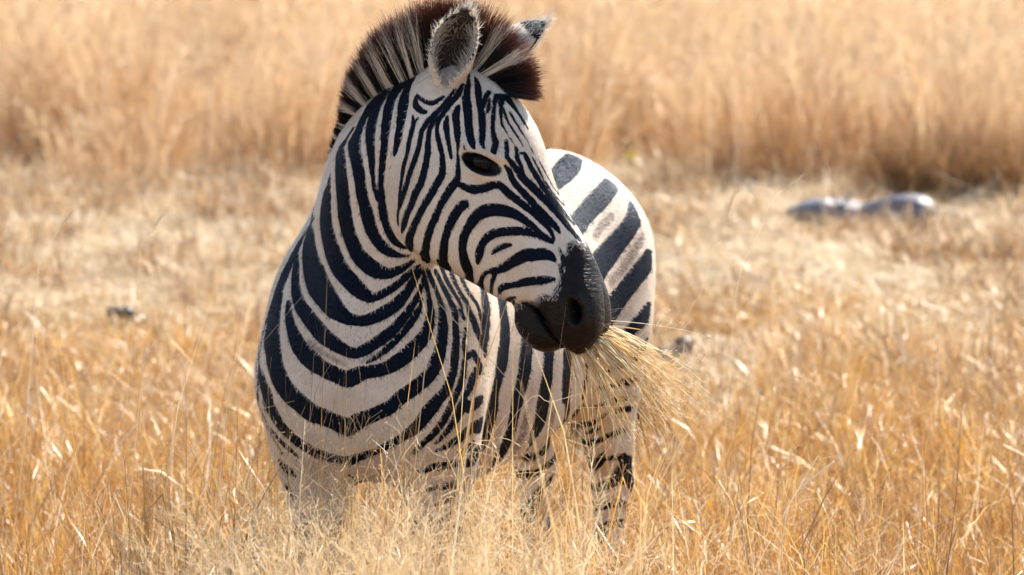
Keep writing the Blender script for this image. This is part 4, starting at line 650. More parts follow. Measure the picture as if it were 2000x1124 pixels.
Bk -1098 694 5490 99 -1170 639 5478 104 -1246 592 5464 105 -1335 550 5450 93 -1433 519 5434 78 -1544 499 5415 71 -1657 497 5396 65 -1762 510 5382 57 -1866 538 5368 46
Bk -1165 706 5260 49 -1258 654 5203 54 -1351 616 5148 55 -1445 591 5108 51 -1538 581 5070 46
Bk -3333 905 5639 51 -3276 1045 5581 64 -3231 1596 5453 73 -3174 1875 5359 71 -3129 2288 5252 61 -3095 2290 5262 49 -3056 2291 5270 35
Bk -4767 1688 5778 80 -4727 1675 5726 140 -4682 1649 5678 158 -4616 1593 5643 144 -4552 1555 5608 127 -4507 1547 5567 95 -4468 1548 5524 60
Bk -4633 1912 5230 83 -4602 1903 5176 112 -4569 1881 5129 117 -4526 1836 5101 91 -4481 1799 5078 73
Bk -793 3025 10405 189 -755 2549 10134 184 -713 1976 9891 90 -656 1428 9675 90 -603 1142 9466 187 -565 1022 9299 180 -538 965 9153 228 -528 902 9010 226 -527 802 8881 176 -532 827 8739 212 -538 800 8609 194 -538 793 8481 187 -538 757 8363 144 -543 748 8248 111 -548 741 8135 77
Bk -373 3933 10518 187 -334 3501 10185 180 -297 3154 9857 196 -261 2860 9555 221 -232 2614 9284 244 -219 2438 9049 225 -209 2321 8853 226 -186 2305 8708 234 -167 2310 8578 246 -163 2288 8424 259 -167 2269 8265 270 -174 2261 8104 270 -187 2205 7954 314 -206 2201 7813 302 -229 2190 7680 291 -260 2217 7547 237 -293 2197 7423 226 -326 2186 7294 225 -356 2185 7169 226 -380 2200 7055 225 -399 2225 6950 226 -410 2258 6864 236 -420 2299 6771 241 -439 2357 6637 231 -463 2383 6502 255 -494 2426 6386 246 -527 2468 6275 235 -558 2561 6151 199 -592 2626 6036 198 -630 2677 5938 196
Bk -667 1204 6088 91 -726 1006 6042 193 -790 906 5987 194 -853 803 5943 144 -914 726 5906 106 -974 662 5882 78 -1034 608 5862 59
Bk 237 4969 10403 262 271 4237 9993 230 299 3809 9565 210 314 3525 9161 212 319 3317 8768 228 312 3162 8343 244 300 3103 7981 251 289 3089 7819 259 279 3079 7727 266 271 3082 7599 266 258 3084 7469 263 230 3073 7329 255 198 3061 7193 246 165 3052 7069 245 134 3049 6958 245 111 3060 6857 236 98 3076 6782 224 105 3091 6774 208 109 3104 6759 230 81 3119 6654 212 45 3149 6515 191 13 3208 6364 181 -19 3281 6215 184 -49 3338 6105 199 -83 3391 6004 220 -133 3450 5886 235 -186 3521 5767 237 -231 3616 5651 216 -276 3714 5542 193 -327 3792 5451 64 -384 3854 5368 57 -455 3917 5279 45 -531 4003 5187 32
Bk 767 6719 10540 227 797 5825 10199 276 821 5163 9839 271 823 4675 9462 247 815 4329 9071 238 804 4089 8645 234 792 3969 8253 234 783 3934 7983 235 774 3925 7783 234 763 3922 7630 226 752 3922 7502 220 743 3936 7358 232 732 3954 7216 248 712 3965 7083 255 689 3978 6952 258 668 4004 6821 264 647 4046 6682 268 629 4126 6518 263 609 4219 6355 263 580 4288 6219 274 546 4348 6095 280 505 4389 5979 204 460 4447 5862 177 410 4543 5737 71 353 4792 5590 59 284 5160 5429 52
Bk 214 11393 4346 54 114 11562 4233 42 18 11954 4091 31
Bk 1219 5968 9745 210 1242 5522 9360 217 1255 5198 8963 219 1236 4926 8543 219 1208 4765 8148 221 1185 4704 7837 226 1168 4693 7591 232 1167 4727 7416 235 1169 4773 7274 241 1162 4815 7124 248 1153 4869 6977 255 1150 4937 6836 203 1151 5052 6688 207 1167 5255 6515 104 1178 5507 6337 108 1166 5737 6178 103 1141 6028 6017 94 1093 6507 5845 78 1015 6299 5801 68 940 6287 5731 61 868 6081 5700 55
Bk 856 11827 4644 43 863 11827 4612 31
Bk 1577 5786 7242 96 1582 5864 7114 91 1580 5954 6976 87 1563 6054 6807 87 1541 6186 6633 88 1523 6383 6473 88 1500 6686 6316 88
Bk 1464 7863 6060 91 1413 8086 5952 178 1382 8366 5821 75 1353 8678 5685 40 1335 9113 5558 31
Bs 302 3541 6521 124 281 3626 6365 143 259 3724 6212 162 235 3818 6077 171 200 3903 5946 178 141 3980 5803 185 71 4053 5662 146 -3 4113 5541 64 -80 4199 5421 57
Bs 867 4650 6421 117 862 4805 6254 127 848 4994 6085 71 806 5180 5922 67 747 5406 5758 60
Bs 707 11340 4706 117 628 11316 4591 91 578 11318 4522 72 536 11328 4469 51
Bf -231 2664 6652 72 -239 2721 6541 84 -253 2784 6420 97 -279 2857 6274 107 -317 2942 6116 115 -368 3035 5952 122 -424 3159 5781 129
Bf 397 3350 7259 74 404 3407 7117 95 408 3464 6984 115 399 3498 6878 126 387 3526 6780 131
Bs -4124 173 8463 43 -4087 135 8440 64 -4039 85 8412 79 -3961 -2 8371 76 -3866 -111 8324 67 -3760 -208 8274 62 -3655 -267 8221 60 -3569 -306 8182 60 -3488 -343 8149 59 -3405 -383 8116 51 -3322 -424 8083 42
Bs -3011 -506 8140 35 -2939 -508 8194 35 -2867 -508 8244 35 -2795 -508 8287 33 -2723 -509 8327 31
Bf -643 761 6937 106 -736 545 6930 83 -827 402 6907 80 -911 305 6865 81 -992 233 6806 79 -1074 181 6723 69 -1157 144 6632 58 -1239 110 6552 50 -1322 84 6474 45
Bk 659 9396 11443 53 757 9647 11454 67
Bk 1338 9253 11294 215 1295 8986 11245 229 1244 8762 11188 267 1169 8499 11117 276 1087 8244 11043 265 1007 8013 10977 239 931 7808 10913 206 865 7636 10858 189 799 7453 10798 170 723 7199 10720 159 644 6867 10643 151
Bk 2153 8906 10743 202 2071 8608 10665 219 1981 8359 10581 231 1865 8104 10492 236 1743 7842 10400 236 1626 7567 10304 230 1518 7287 10208 225 1431 7022 10120 227 1352 6736 10031 236 1272 6403 9935 254 1195 6047 9829 283 1126 5685 9704 300 1060 5339 9569 293
Bk 2606 8963 10332 88 2644 8798 10195 188 2657 8667 10056 250 2590 8422 9932 221 2489 8191 9811 231 2380 7983 9697 238 2263 7771 9588 254 2146 7534 9475 274 2038 7290 9373 290 1963 7103 9306 295 1894 6905 9233 319 1803 6615 9115 336 1713 6306 8981 343 1642 6045 8842 344 1577 5810 8698 330
Bk 3049 9021 9267 44 3037 8942 9213 67 3013 8833 9157 189 2960 8694 9089 276 2882 8480 9014 266 2778 8249 8917 254 2662 8033 8804 256 2550 7837 8682 257 2437 7644 8555 262 2320 7433 8424 287 2212 7222 8303 328 2138 7062 8212 369 2069 6904 8117 404 1981 6695 7983 413 1888 6443 7840 275
Bk 3030 8674 8184 39 2964 8450 8070 167 2889 8286 7956 226 2778 8068 7863 190 2662 7900 7778 177 2568 7784 7702 172 2484 7692 7630 166 2411 7621 7552 148 2343 7562 7472 121
Bk 2922 8449 7330 128 2760 8241 7151 213
Bs 2173 8075 10165 85 2063 7884 10093 95 1957 7680 10012 108 1865 7443 9903 113 1776 7181 9786 101
Bs 2841 8659 9662 122 2725 8351 9498 128 2610 8106 9330 137 2494 7882 9163 138 2375 7661 9011 135 2250 7424 8903 134 2123 7151 8812 143
Bf 2927 8459 8585 123 2814 8215 8489 124 2698 8005 8378 130 2563 7790 8230 128 2428 7598 8080 127 2314 7436 7964 131 2205 7264 7862 147
Bk 2862 8431 7144 131 2790 8309 7113 140 2727 8215 7084 122 2686 8162 7066 94 2653 8122 7052 64
Bk 2768 8641 6527 111 2671 8474 6509 105 2571 8353 6489 98 2462 8240 6488 90 2343 8136 6486 88 2207 8040 6469 84 2072 7951 6446 81 1956 7872 6421 79 1846 7778 6399 82
Bk 2450 7978 6892 79 2310 7836 6882 71 2177 7706 6862 71 2061 7600 6814 77 1951 7475 6760 68
Bk 2519 8464 6100 66 2373 8352 6093 72 2235 8278 6078 79 2116 8236 6054 77 2011 8214 6024 71 1918 8209 5991 62 1832 8216 5956 52
Bk 2581 8692 5840 97 2464 8569 5842 94 2352 8491 5836 90 2249 8445 5821 74 2149 8420 5801 53
Bk 2015 8433 5743 51 1932 8498 5661 60 1843 8576 5585 72 1734 8662 5528 83 1622 8774 5483 89 1522 8919 5452 89 1433 9292 5399 26
Bk 1911 8711 5431 50 1846 8774 5373 55 1779 8847 5319 61 1705 8926 5281 53 1629 9036 5244 35
Bk 2432 8902 5333 90 2316 8854 5295 84 2206 8843 5251 82 2116 8859 5202 78 2027 8888 5153 76 1918 8936 5107 76 1804 9012 5066 78 1691 9133 5028 80 1584 9353 4990 107 1559 9628 4975 59 1547 9451 5055 57 1537 9457 5093 47 1527 9459 5132 35
Bk 2440 9190 4696 103 2338 9147 4677 106 2236 9130 4655 107 2136 9135 4630 100 2033 9163 4604 95 1923 9227 4573 105 1811 9337 4544 127 1695 9577 4516 172 1675 9762 4531 68 1652 9587 4623 57 1631 9593 4674 44
Bk 2242 9392 4171 82 2142 9409 4138 79 2040 9445 4101 79 1929 9525 4049 84 1817 9655 4002 93 1737 9888 3982 70 1730 9899 4022 57 1726 9899 4060 46
Bk -4001 980 10896 45 -4128 1246 10658 48 -4248 1381 10433 51 -4355 1430 10222 125 -4461 1438 10007 110 -4578 1436 9762 112 -4693 1439 9513 125 -4794 1444 9289 117 -4885 1472 9067 116 -4967 1512 8844 54 -5038 1549 8615 51 -5092 1537 8381 48 -5131 1475 8140 45 -5155 1407 7876 42 -5172 1389 7593 40 -5184 1459 7294 40 -5207 1854 6944 39
"""
MUZZLE = [(0.383, 0.04, 0.012), (0.374, 0.031, 0.026), (0.375, 0.018, 0.036), (0.363, 0.005, 0.043), (0.374, 0.006, 0.043), (0.384, 0.011, 0.04), (0.388, -0.003, 0.047), (0.395, -0.01, 0.051), (0.407, -0.005, 0.051), (0.423, -0.015, 0.06), (0.437, -0.03, 0.067), (0.447, -0.042, 0.07), (0.436, -0.065, 0.066), (0.439, -0.081, 0.06), (0.437, -0.102, 0.044), (0.425, -0.122, 0.038)]
MANE_TIPS = [(0.0, -0.3202, 0.401, 1.0999), (0.2933, -0.3707, 0.163, 1.2291), (0.3902, -0.3591, 0.1037, 1.266), (0.4555, -0.3506, 0.069, 1.293), (0.5117, -0.3475, 0.0433, 1.3283), (0.5617, -0.3281, 0.0234, 1.3897), (0.6059, -0.3018, 0.0088, 1.4339), (0.6513, -0.2778, -0.0042, 1.4677), (0.6939, -0.2448, -0.0156, 1.4971), (0.7314, -0.2038, -0.024, 1.5201), (0.7652, -0.1649, -0.0303, 1.5328), (0.8197, -0.1168, -0.0482, 1.538), (0.8579, -0.066, -0.0617, 1.5328), (0.8754, -0.0203, -0.0664, 1.5088), (0.8988, 0.0183, -0.0721, 1.4726), (0.9166, 0.0406, -0.0761, 1.4353), (0.9418, 0.0548, -0.0818, 1.3951), (0.9767, 0.0527, -0.0891, 1.352)]
MANE_WHITE = [(0.02, 0.012), (0.075, 0.012), (0.13, 0.012), (0.185, 0.012), (0.24, 0.012), (0.295, 0.012), (0.3284, 0.0081), (0.3954, 0.0081), (0.4502, 0.0081), (0.5117, 0.0095), (0.5535, 0.0081), (0.5937, 0.0081), (0.6399, 0.0108), (0.6831, 0.0095), (0.7097, 0.0068), (0.7347, 0.0081), (0.886, 0.0041), (0.9147, 0.0068)]
# ---------------------------------------------------------------- zebra: coat
def paint(v):
    """ink depth of black, brown and faint stripes at each point (metres inside the stripe)"""
    head = is_head(v)
    P = v.copy()
    # the animal's left half of the head mirrors its right half
    q = head_loc(P[head]); q[:, 2] = np.abs(q[:, 2]); P[head] = HO+q[:, :1]*HS+q[:, 1:2]*HD+q[:, 2:]*HR
    # the far side of the neck and of the trunk mirrors the near side
    body = ~head; b = P[body]; r = b-BA; t = r@BB; l = r@BL
    bi, d, w, ax, rr = neck_coords(b); onneck = (f_neck(b) < .02)
    far = onneck & (bi > 50) & (w < -.002 if NECK_NEAR > 0 else w > .002)
    j = np.clip(bi, 0, len(nk_c)-1.001); i = j.astype(int); tt = (j-i)[:, None]
    Wv = nk_w[i]*(1-tt)+nk_w[i+1]*tt
    b2 = b.copy(); b2[far] = b[far]-2*w[far, None]*Wv[far]
    tr = ~far & (l < -.005) & (t > .30) & (b[:, 2] > .42)
    b2[tr] = b[tr]-2*l[tr, None]*BL
    P[body] = b2
    ink = {k: np.full(len(v), -.05) for k in 'ksf'}
    hi = np.nonzero(head)[0]; bo = np.nonzero(body)[0]
    for line in STRIPES.strip().split('\n'):
        tg, rest = line.split(' ', 1); A = np.fromstring(rest, sep=' ').reshape(-1, 4)*1e-4
        S_ = hi if tg[0] == 'H' else bo
        p = P[S_]; lo = A[:, :3].min(0)-.045; up = A[:, :3].max(0)+.045
        m = ((p > lo) & (p < up)).all(1)
        if not m.any(): continue
        p = p[m]; g = np.full(len(p), -.05)
        if len(A) == 1: A = np.vstack([A, A+1e-5])
        for a, c in zip(A[:-1], A[1:]):
            ba = c[:3]-a[:3]; L2 = ba@ba+1e-12; h = np.clip(((p-a[:3])@ba)/L2, 0, 1)
            dd = np.sqrt((((p-a[:3])-h[:, None]*ba)**2).sum(1))
            g = np.maximum(g, a[3]+(c[3]-a[3])*h-dd)
        k = ink[tg[1]]; ix = S_[m]; k[ix] = np.maximum(k[ix], g)
    # legs: rings all the way down; the back: a dark line along the spine
    z = v[:, 2]; x, y = v[:, 0], v[:, 1]
    ring = (.5-np.abs(((z*13.5+.5*np.sin(x*31+y*17)+.35*np.sin(z*29+x*11)) % 1.)-.5))*.06-.0165
    lg = np.clip((.50-z)/.05, 0, 1)*(z < .56)
    lower = np.where(z < .46, ring, np.maximum(ink['k'], np.where(z < .50, ring-.02*(z-.46)/.04, -.05)))
    ink['k'] = np.where(z < .50, lower, ink['k'])
    ink['k'] = np.where(z < .045, .02, ink['k'])
    sp = .010-np.abs((v-BA)@BL); tb = (v-BA)@BB
    ink['k'] = np.where((tb > .45) & (z > 1.0), np.maximum(ink['k'], sp), ink['k'])
    # muzzle: dark skin in front of a ragged border
    q = head_loc(v); M = np.array(MUZZLE); o = np.argsort(M[:, 1])
    sb = np.interp(q[:, 1], M[o, 1], M[o, 0])
    muz = np.where(head, q[:, 0]-sb, -.05); muz = np.clip(muz, -.05, .05)
    # eye rim
    qa = np.stack([q[:, 0], q[:, 1], np.abs(q[:, 2])], 1); u = (qa-EYE)@EU; w2 = (qa-EYE)@EV
    cu = u-.004; rim = 1-np.sqrt((cu/.0425)**2+((w2+.002+.10*cu)/.0200)**2)
    rim = np.where(head & (qa[:, 2] > .04), rim, -1.)
    # nostril opening
    un = (q[:, 0]-.498)*.96-(q[:, 1]+.020)*.28; vn = (q[:, 0]-.498)*.28+(q[:, 1]+.020)*.96
    nos = np.where(head & (qa[:, 2] > .02), np.exp(-((un/.017)**2+(vn/.0068)**2)), 0)
    q5 = np.stack([muz, np.clip(rim, -1, 1), nos], 1)
    return ink, q5, head
NECK_NEAR = -1

def ear(base, axis, open_dir, L, lean, n=18, mrows=16):
    """a leaf-shaped cup, closed at the foot and open towards open_dir: outer and inner sheet"""
    a = NP(axis, float); a /= np.linalg.norm(a); o = NP(open_dir, float); o -= (o@a)*a; o /= np.linalg.norm(o); s = np.cross(a, o)
    hw = pchip([0, .12, .32, .55, .75, .9, .97, 1], [.024, .034, .045, .046, .040, .028, .016, .006])
    dc = pchip([0, .15, .4, .7, .9, 1], [.026, .036, .040, .030, .015, .004])
    ph = pchip([0, .2, .45, .75, 1], [2.9, 2.45, 2.0, 1.7, 1.5])
    V = []; info = []
    for layer, off in ((0, 0.), (1, .0042)):
        for i in range(mrows+1):
            v = i/mrows
            for j in range(n+1):
                f = (j/n*2-1); p = f*float(ph(v)); h = float(hw(v)); k = float(dc(v))
                e = off*min(1, h/.012)
                x = (h-e)*math.sin(p); y = -(k-e)*math.cos(p)+(.010*v)
                # one rim stands higher than the other, the tip leans
                q = NP(base)+a*(L*v*(1+.0*f))+s*(x+lean*v*v*L)+o*(y+.012*v*v)
                V.append(q); info.append((layer, v, f))
    w = n+1; o2 = (mrows+1)*w; F = []; inner = []
    for i in range(mrows):
        for j in range(n):
            A = i*w+j; F.append((A, A+1, A+1+w, A+w)); inner.append(0)
            F.append((o2+A, o2+A+w, o2+A+1+w, o2+A+1)); inner.append(1)
    for i in range(mrows):
        A = i*w; F.append((A, A+w, o2+A+w, o2+A)); inner.append(0)
        A = i*w+n; F.append((A, o2+A, o2+A+w, A+w)); inner.append(0)
    for j in range(n):
        A = mrows*w+j; F.append((A, A+1, o2+A+1, o2+A)); inner.append(0)
    return NP(V), NP(F), NP(info), NP(inner)

EAR_FAR = NP([.735, .06, .675]); EAR_FAR_OPEN = NP([.62, .55, -.62])
def coat_material():
    g = NT('zebra_coat'); co = g.n('TexCoord').outputs['Object']
    ink = g.att('ink_black').outputs['Fac']; br = g.att('ink_brown').outputs['Fac']; ft = g.att('ink_faint').outputs['Fac']
    mz = g.att('muzzle').outputs['Fac']; rim = g.att('eye_rim').outputs['Fac']; nos = g.att('nostril').outputs['Fac']
    # hairs break the stripe edges: noise stretched along the lie of the coat
    st = g.n('Mapping', {0: co, 3: (1, 1, .45)})
    n1 = g.noise(st, 420, 3, .6); n2 = g.noise(co, 55, 3); n3 = g.noise(co, 9, 4); n4 = g.noise(st, 900, 2, .7); n5 = g.noise(co, 180, 4, .7)
    wob = g.math('ADD', g.math('MULTIPLY', g.math('SUBTRACT', n1, .5), .0060), g.math('MULTIPLY', g.math('SUBTRACT', n2, .5), .0045))
    e = g.math('ADD', ink, wob)
    blk = g.step(e, -.0009, .0009)
    # pale coat: cream with dust, fine grain of hair tips
    white = g.ramp(n3, (.30, (.56, .43, .31)), (.52, (.68, .555, .43)), (.70, (.76, .66, .55)))
    white = g.mix(g.math('MULTIPLY', g.step(n5, .56, .70), .35), white, (.38, .26, .17))
    white = g.mix(g.math('MULTIPLY', g.step(n4, .35, .75), .28), white, (.44, .32, .23))
    fa = g.math('MULTIPLY', g.step(g.math('ADD', ft, g.math('MULTIPLY', wob, 1.6)), -.004, .008), .42)
    white = g.mix(fa, white, (.33, .20, .11))
    bs = g.math('MULTIPLY', g.step(g.math('ADD', br, g.math('MULTIPLY', wob, 2.6)), -.005, .008), .66)
    white = g.mix(bs, white, (.11, .062, .040))
    black = g.mix(n5, (.0040, .0038, .0050), (.0105, .0090, .0090))
    col = g.mix(blk, white, black)
    # muzzle, rim of the eye, nostril
    mw = g.math('ADD', mz, g.math('ADD', g.math('MULTIPLY', g.math('SUBTRACT', n2, .5), .030), g.math('MULTIPLY', g.math('SUBTRACT', n1, .5), .022)))
    mf = g.step(mw, -.004, .006)
    mcol = g.ramp(n2, (.3, (.0030, .0022, .0022)), (.7, (.0105, .0066, .0054)))
    mcol = g.mix(g.math('MULTIPLY', g.step(n5, .52, .75), .40), mcol, (.030, .019, .015))
    col = g.mix(mf, col, mcol)
    rf = g.step(g.math('ADD', rim, g.math('MULTIPLY', g.math('SUBTRACT', n1, .5), .22)), -.05, .10)
    col = g.mix(rf, col, (.006, .0045, .0045))
    col = g.mix(g.step(nos, .25, .7), col, (.004, .003, .003))
    skin = g.math('MAXIMUM', mf, rf)
    rough = g.math('SUBTRACT', .60, g.math('MULTIPLY', skin, .22))
    bump_h = g.math('ADD', g.math('MULTIPLY', n4, .5), g.math('ADD', g.math('MULTIPLY', n1, .6), g.math('MULTIPLY', n5, .5)))
    # wrinkles round the lips and nostrils
    wr = g.noise(g.n('Mapping', {0: co, 2: (.3, .5, .2), 3: (1, 1, 3.2)}), 60, 3, .5)
    bump_h = g.math('ADD', bump_h, g.math('MULTIPLY', g.math('MULTIPLY', mf, wr), 2.2))
    bump = g.n('Bump', {'Strength': .55, 'Distance': .0026, 'Height': bump_h})
    p = g.n('BsdfPrincipled', {'Base Color': col, 'Roughness': rough, 'Normal': bump, 'Specular IOR Level': g.math('ADD', .16, g.math('MULTIPLY', skin, .02)), 'Specular Tint': g.mix(skin, (.10, .42, 1.), (1., .84, .74))})  # sky's blue sheen on the coat is put into the specular tint
    return g.done(p)

def plain_material(name, color, rough=.6, spec=.4, var=.25, scale=60, bump=0., sheen=0.):
    g = NT(name); co = g.n('TexCoord').outputs['Object']; n = g.noise(co, scale, 4)
    dark = tuple(c*(1-var) for c in color); light = tuple(min(1, c*(1+var)) for c in color)
    col = g.ramp(n, (.3, dark), (.7, light))
    i = {'Base Color': col, 'Roughness': rough, 'Specular IOR Level': spec}
    if sheen: i['Sheen Weight'] = sheen
    if bump: i['Normal'] = g.n('Bump', {'Strength': .6, 'Distance': bump, 'Height': n})
    return g.done(g.n('BsdfPrincipled', i))

def hair_material(name, rough=.45, trans=.30, spec=.35, tint=(1, 1, 1)):
    g = NT(name); c = g.att('hair_color').outputs['Color']
    d = g.n('BsdfPrincipled', {'Base Color': c, 'Roughness': rough, 'Specular IOR Level': spec, 'Specular Tint': tint})
    t2 = g.n('BsdfTranslucent', {0: c})
    return g.done(g.n('MixShader', {0: trans, 1: d, 2: t2}))

def ribbons(roots, dirs, lengths, bends, width, cols, levels=4, seed=1):
    """hair ribbons; cols is (n, levels, 3)"""
    r = np.random.default_rng(seed); n = len(roots)
    d = dirs/np.linalg.norm(dirs, axis=1)[:, None]
    rnd = r.normal(size=(n, 3)); side = np.cross(d, rnd); side /= np.linalg.norm(side, axis=1)[:, None]
    t = np.linspace(0, 1, levels)
    P = roots[:, None]+d[:, None]*(lengths[:, None]*t)[..., None]+bends[:, None]*(t**2)[None, :, None]*lengths[:, None, None]
    w = (np.asarray(width)*np.ones(n))[:, None]*(1-.75*t**2)[None]
    V = np.stack([P-side[:, None]*w[..., None]/2, P+side[:, None]*w[..., None]/2], 2).reshape(-1, 3)
    k = np.arange(levels-1); F = np.stack([2*k, 2*k+1, 2*k+3, 2*k+2], 1)
    F = (F[None]+(np.arange(n)*levels*2)[:, None, None]).reshape(-1, 4)
    Cc = np.repeat(cols.reshape(-1, 3), 2, 0)
    return V, F, np.hstack([Cc, np.ones((len(Cc), 1))])
def hair_object(name, V, F, C4, parent, mat):
    me = fast_mesh(name, V, F, False); attr(me, 'hair_color', C4, 'FLOAT_COLOR'); return link(name, me, parent, mat)

def build_zebra():
    root = empty('zebra', tuple(body_pt(.6, 0, 0)))
    tag(root, 'black and white striped zebra with turned head chewing straw in dry grass', 'zebra')
    v, F, nv = build_body()
    ink, ex, head = paint(v)
    E1 = ear(head_pt(-.016, -.038, .060), (.15, -.02, .97), (-.10, -1., .05), .152, .10)
    E2 = ear(head_pt(-.018, -.030, -.060), EAR_FAR, EAR_FAR_OPEN, .185, .0)
    vs = [v]; Fs = [F]; n = len(v); mi = [np.zeros(len(F), np.int32)]
    A = {'ink_black': [ink['k']], 'ink_brown': [ink['s']], 'ink_faint': [ink['f']], 'muzzle': [ex[:, 0]], 'eye_rim': [ex[:, 1]], 'nostril': [ex[:, 2]]}
    for kk, (ev, ef, inf, inn) in enumerate((E1, E2)):
        vs.append(ev); Fs.append(ef+n); n += len(ev); mi.append(inn.astype(np.int32))
        vv, ff = inf[:, 1], np.abs(inf[:, 2])
        dk = np.maximum((vv-.80)*.05, (ff-.93)*.06+np.where(vv > .35, 0, -.02))
        if kk: dk = np.maximum(dk, np.where((vv > .84), .004, -.02))
        A['ink_black'].append(np.clip(dk, -.02, .02))
        for k2 in ('ink_brown', 'ink_faint', 'muzzle'): A[k2].append(np.full(len(ev), -.05))
        A['eye_rim'].append(np.full(len(ev), -1.)); A['nostril'].append(np.zeros(len(ev)))
    me = fast_mesh('body', np.vstack(vs), np.vstack(Fs)); me.polygons.foreach_set('material_index', np.concatenate(mi))
    for k, val in A.items(): attr(me, k, np.concatenate(val))
    coat = coat_material(); b = link('body', me, root, coat); me.materials.append(plain_material('ear_lining', (.035, .024, .018), .8, .2, .5, 120))
    # hooves are part of the mesh; eyes
    ge = NT('eyeball'); co = ge.n('TexCoord').outputs['Object']
    col = ge.ramp(ge.noise(co, 70, 3), (.35, (.002, .002, .003)), (.7, (.005, .004, .004)))
    em = ge.done(ge.n('BsdfPrincipled', {'Base Color': col, 'Roughness': .12, 'Specular IOR Level': .16}))
    for s in (1, -1):
        bm = bmesh.new(); bmesh.ops.create_uvsphere(bm, u_segments=32, v_segments=20, radius=EYE_R)
        em_ = bpy.data.meshes.new('eye'); bm.to_mesh(em_); bm.free()
        for p in em_.polygons: p.use_smooth = True
        o = link('eye', em_, root, em); o.matrix_parent_inverse.identity()
        o.location = Vector(head_pt(EYE[0], EYE[1], s*(EYE[2]-.0025)))-root.location
    # ---- mane: upright bristles along the crest, over the poll, as a forelock
    st = [int(x) for x in np.linspace(30, len(nk_c)-6, 30)]
    R = [nk_c[i]+nk_d[i]*nk_r[i, 0]*.93 for i in st]+[head_pt(s, float(h_top(s))-.006, 0) for s in (-.035, -.010, .015, .040, .058)]
    Wd = [nk_w[i] for i in st]+[HR]*5
    R = NP(R); Wd = NP(Wd); L = np.concatenate([[0], np.cumsum(np.linalg.norm(np.diff(R, axis=0), axis=1))])
    T = NP(MANE_TIPS)                                       # root parameter 0..1, tip x y z
    n = 27000; rg = np.random.default_rng(3); u = rg.random(n)**.9; uu = u*L[-1]
    I = lambda X: np.stack([np.interp(uu, L, X[:, k]) for k in range(3)], 1)
    lat = rg.normal(0, .5, n).clip(-1.2, 1.2)
    rt = I(R)+I(Wd)*(lat*.013)[:, None]+rg.normal(0, .002, (n, 3))
    tip = np.stack([np.interp(u, T[:, 0], T[:, k]) for k in (1, 2, 3)], 1)
    dv = tip-I(R); ln = np.linalg.norm(dv, axis=1)*rg.normal(.94, .07, n).clip(.7, 1.1)*np.interp(u, [0, .28, .42, .55], [.8, .60, .72, 1.]); dv /= np.linalg.norm(dv, axis=1)[:, None]
    clump = np.stack([np.sin(uu*170+k*2+lat*3) for k in range(3)], 1)*.03
    dv = dv+I(Wd)*(lat*.16)[:, None]+rg.normal(0, .045, (n, 3))+clump
    white = np.zeros(n)
    for c, wd in MANE_WHITE: white = np.maximum(white, np.clip(1.5-np.abs(u+rg.normal(0, .0012, n)-c)/wd, 0, 1))
    white = (white > rg.random(n)*.9+.05)
    lv = 5; t = np.linspace(0, 1, lv)
    wc = NP([.80, .69, .57]); kc = NP([.005, .004, .006]); rc = NP([.105, .027, .015]); tc = NP([.03, .012, .012])
    edge = (.70+.14*rg.random(n))[:, None]
    m1 = np.clip((t[None]-edge)/.12, 0, 1)[..., None]
    red = np.interp(u, [0, .35, .55, .72, 1], [.15, .3, .55, 1, 1])[:, None, None]
    tipc = tc*(1-red)+rc*red
    cw = wc*(.75+.4*rg.random((n, 1, 1)))*(1-m1)+tipc*m1
    mk = np.clip((t[None]-edge+.10)/.30, 0, 1)[..., None]; ck = kc*(1-mk)+tipc*mk
    C3 = np.where(white[:, None, None], cw, ck)
    bend = rg.normal(0, .05, (n, 3))
    V, FF, C4 = ribbons(rt, dv, ln, bend, .0013, C3, lv, 5)
    # ---- short coat: hairs lying along the body, each taking the colour of the skin it grows from
    rg2 = np.random.default_rng(31); ok = (v[:, 2] > .42) & (ex[:, 0] < .012) & (ex[:, 1] < -.15)
    dens = np.where(head, 1.0, .62)*ok; F4 = F[:, 0]; ar = np.linalg.norm(np.cross(v[F[:, 2]]-v[F[:, 0]], v[F[:, 3]]-v[F[:, 1]]), axis=1)/2
    pr = ar*dens[F4]; pr /= pr.sum(); fi = rg2.choice(len(F), 210000, p=pr); uv = rg2.random((len(fi), 2))
    Fc = F[fi]; W4 = np.stack([(1-uv[:, 0])*(1-uv[:, 1]), uv[:, 0]*(1-uv[:, 1]), uv[:, 0]*uv[:, 1], (1-uv[:, 0])*uv[:, 1]], 1)
    bl = lambda X: (X[Fc]*W4.reshape(W4.shape+(1,)*(X.ndim-1))).sum(1)
    p = bl(v); nn = bl(nv); nn /= np.linalg.norm(nn, axis=1)[:, None]; ib = bl(ink['k']); is_ = bl(ink['s']); hh_ = head[F4[fi]]
    ni, nd_, nw_, na_, nr_ = neck_coords(p); jj = np.clip(ni, 0, len(nk_t)-1).astype(int); onn = (~hh_) & (ni > 12) & (f_neck(p) < .03)
    lie = np.where(hh_[:, None], HS, np.where(onn[:, None], -nk_t[jj]*.9+NP([0, 0, -.3]), BB*.75+NP([0, 0, -.65])))
    lie = lie+rg2.normal(0, .16, lie.shape); lie -= (lie*nn).sum(1)[:, None]*nn; lie /= np.linalg.norm(lie, axis=1)[:, None]
    ln_ = np.where(hh_, .0045, .0068)*(.6+.7*rg2.random(len(p))); d_ = lie+nn*(.22+.18*rg2.random(len(p)))[:, None]
    side = np.cross(d_, nn); side /= np.linalg.norm(side, axis=1)[:, None]; w_ = (.00045+.00035*rg2.random(len(p)))[:, None]*side
    b0 = p-nn*.0006; tipp = p+d_*ln_[:, None]
    V = np.stack([b0-w_, b0+w_, tipp+w_*.3, tipp-w_*.3], 1).reshape(-1, 3); FF = np.arange(len(V)).reshape(-1, 4)
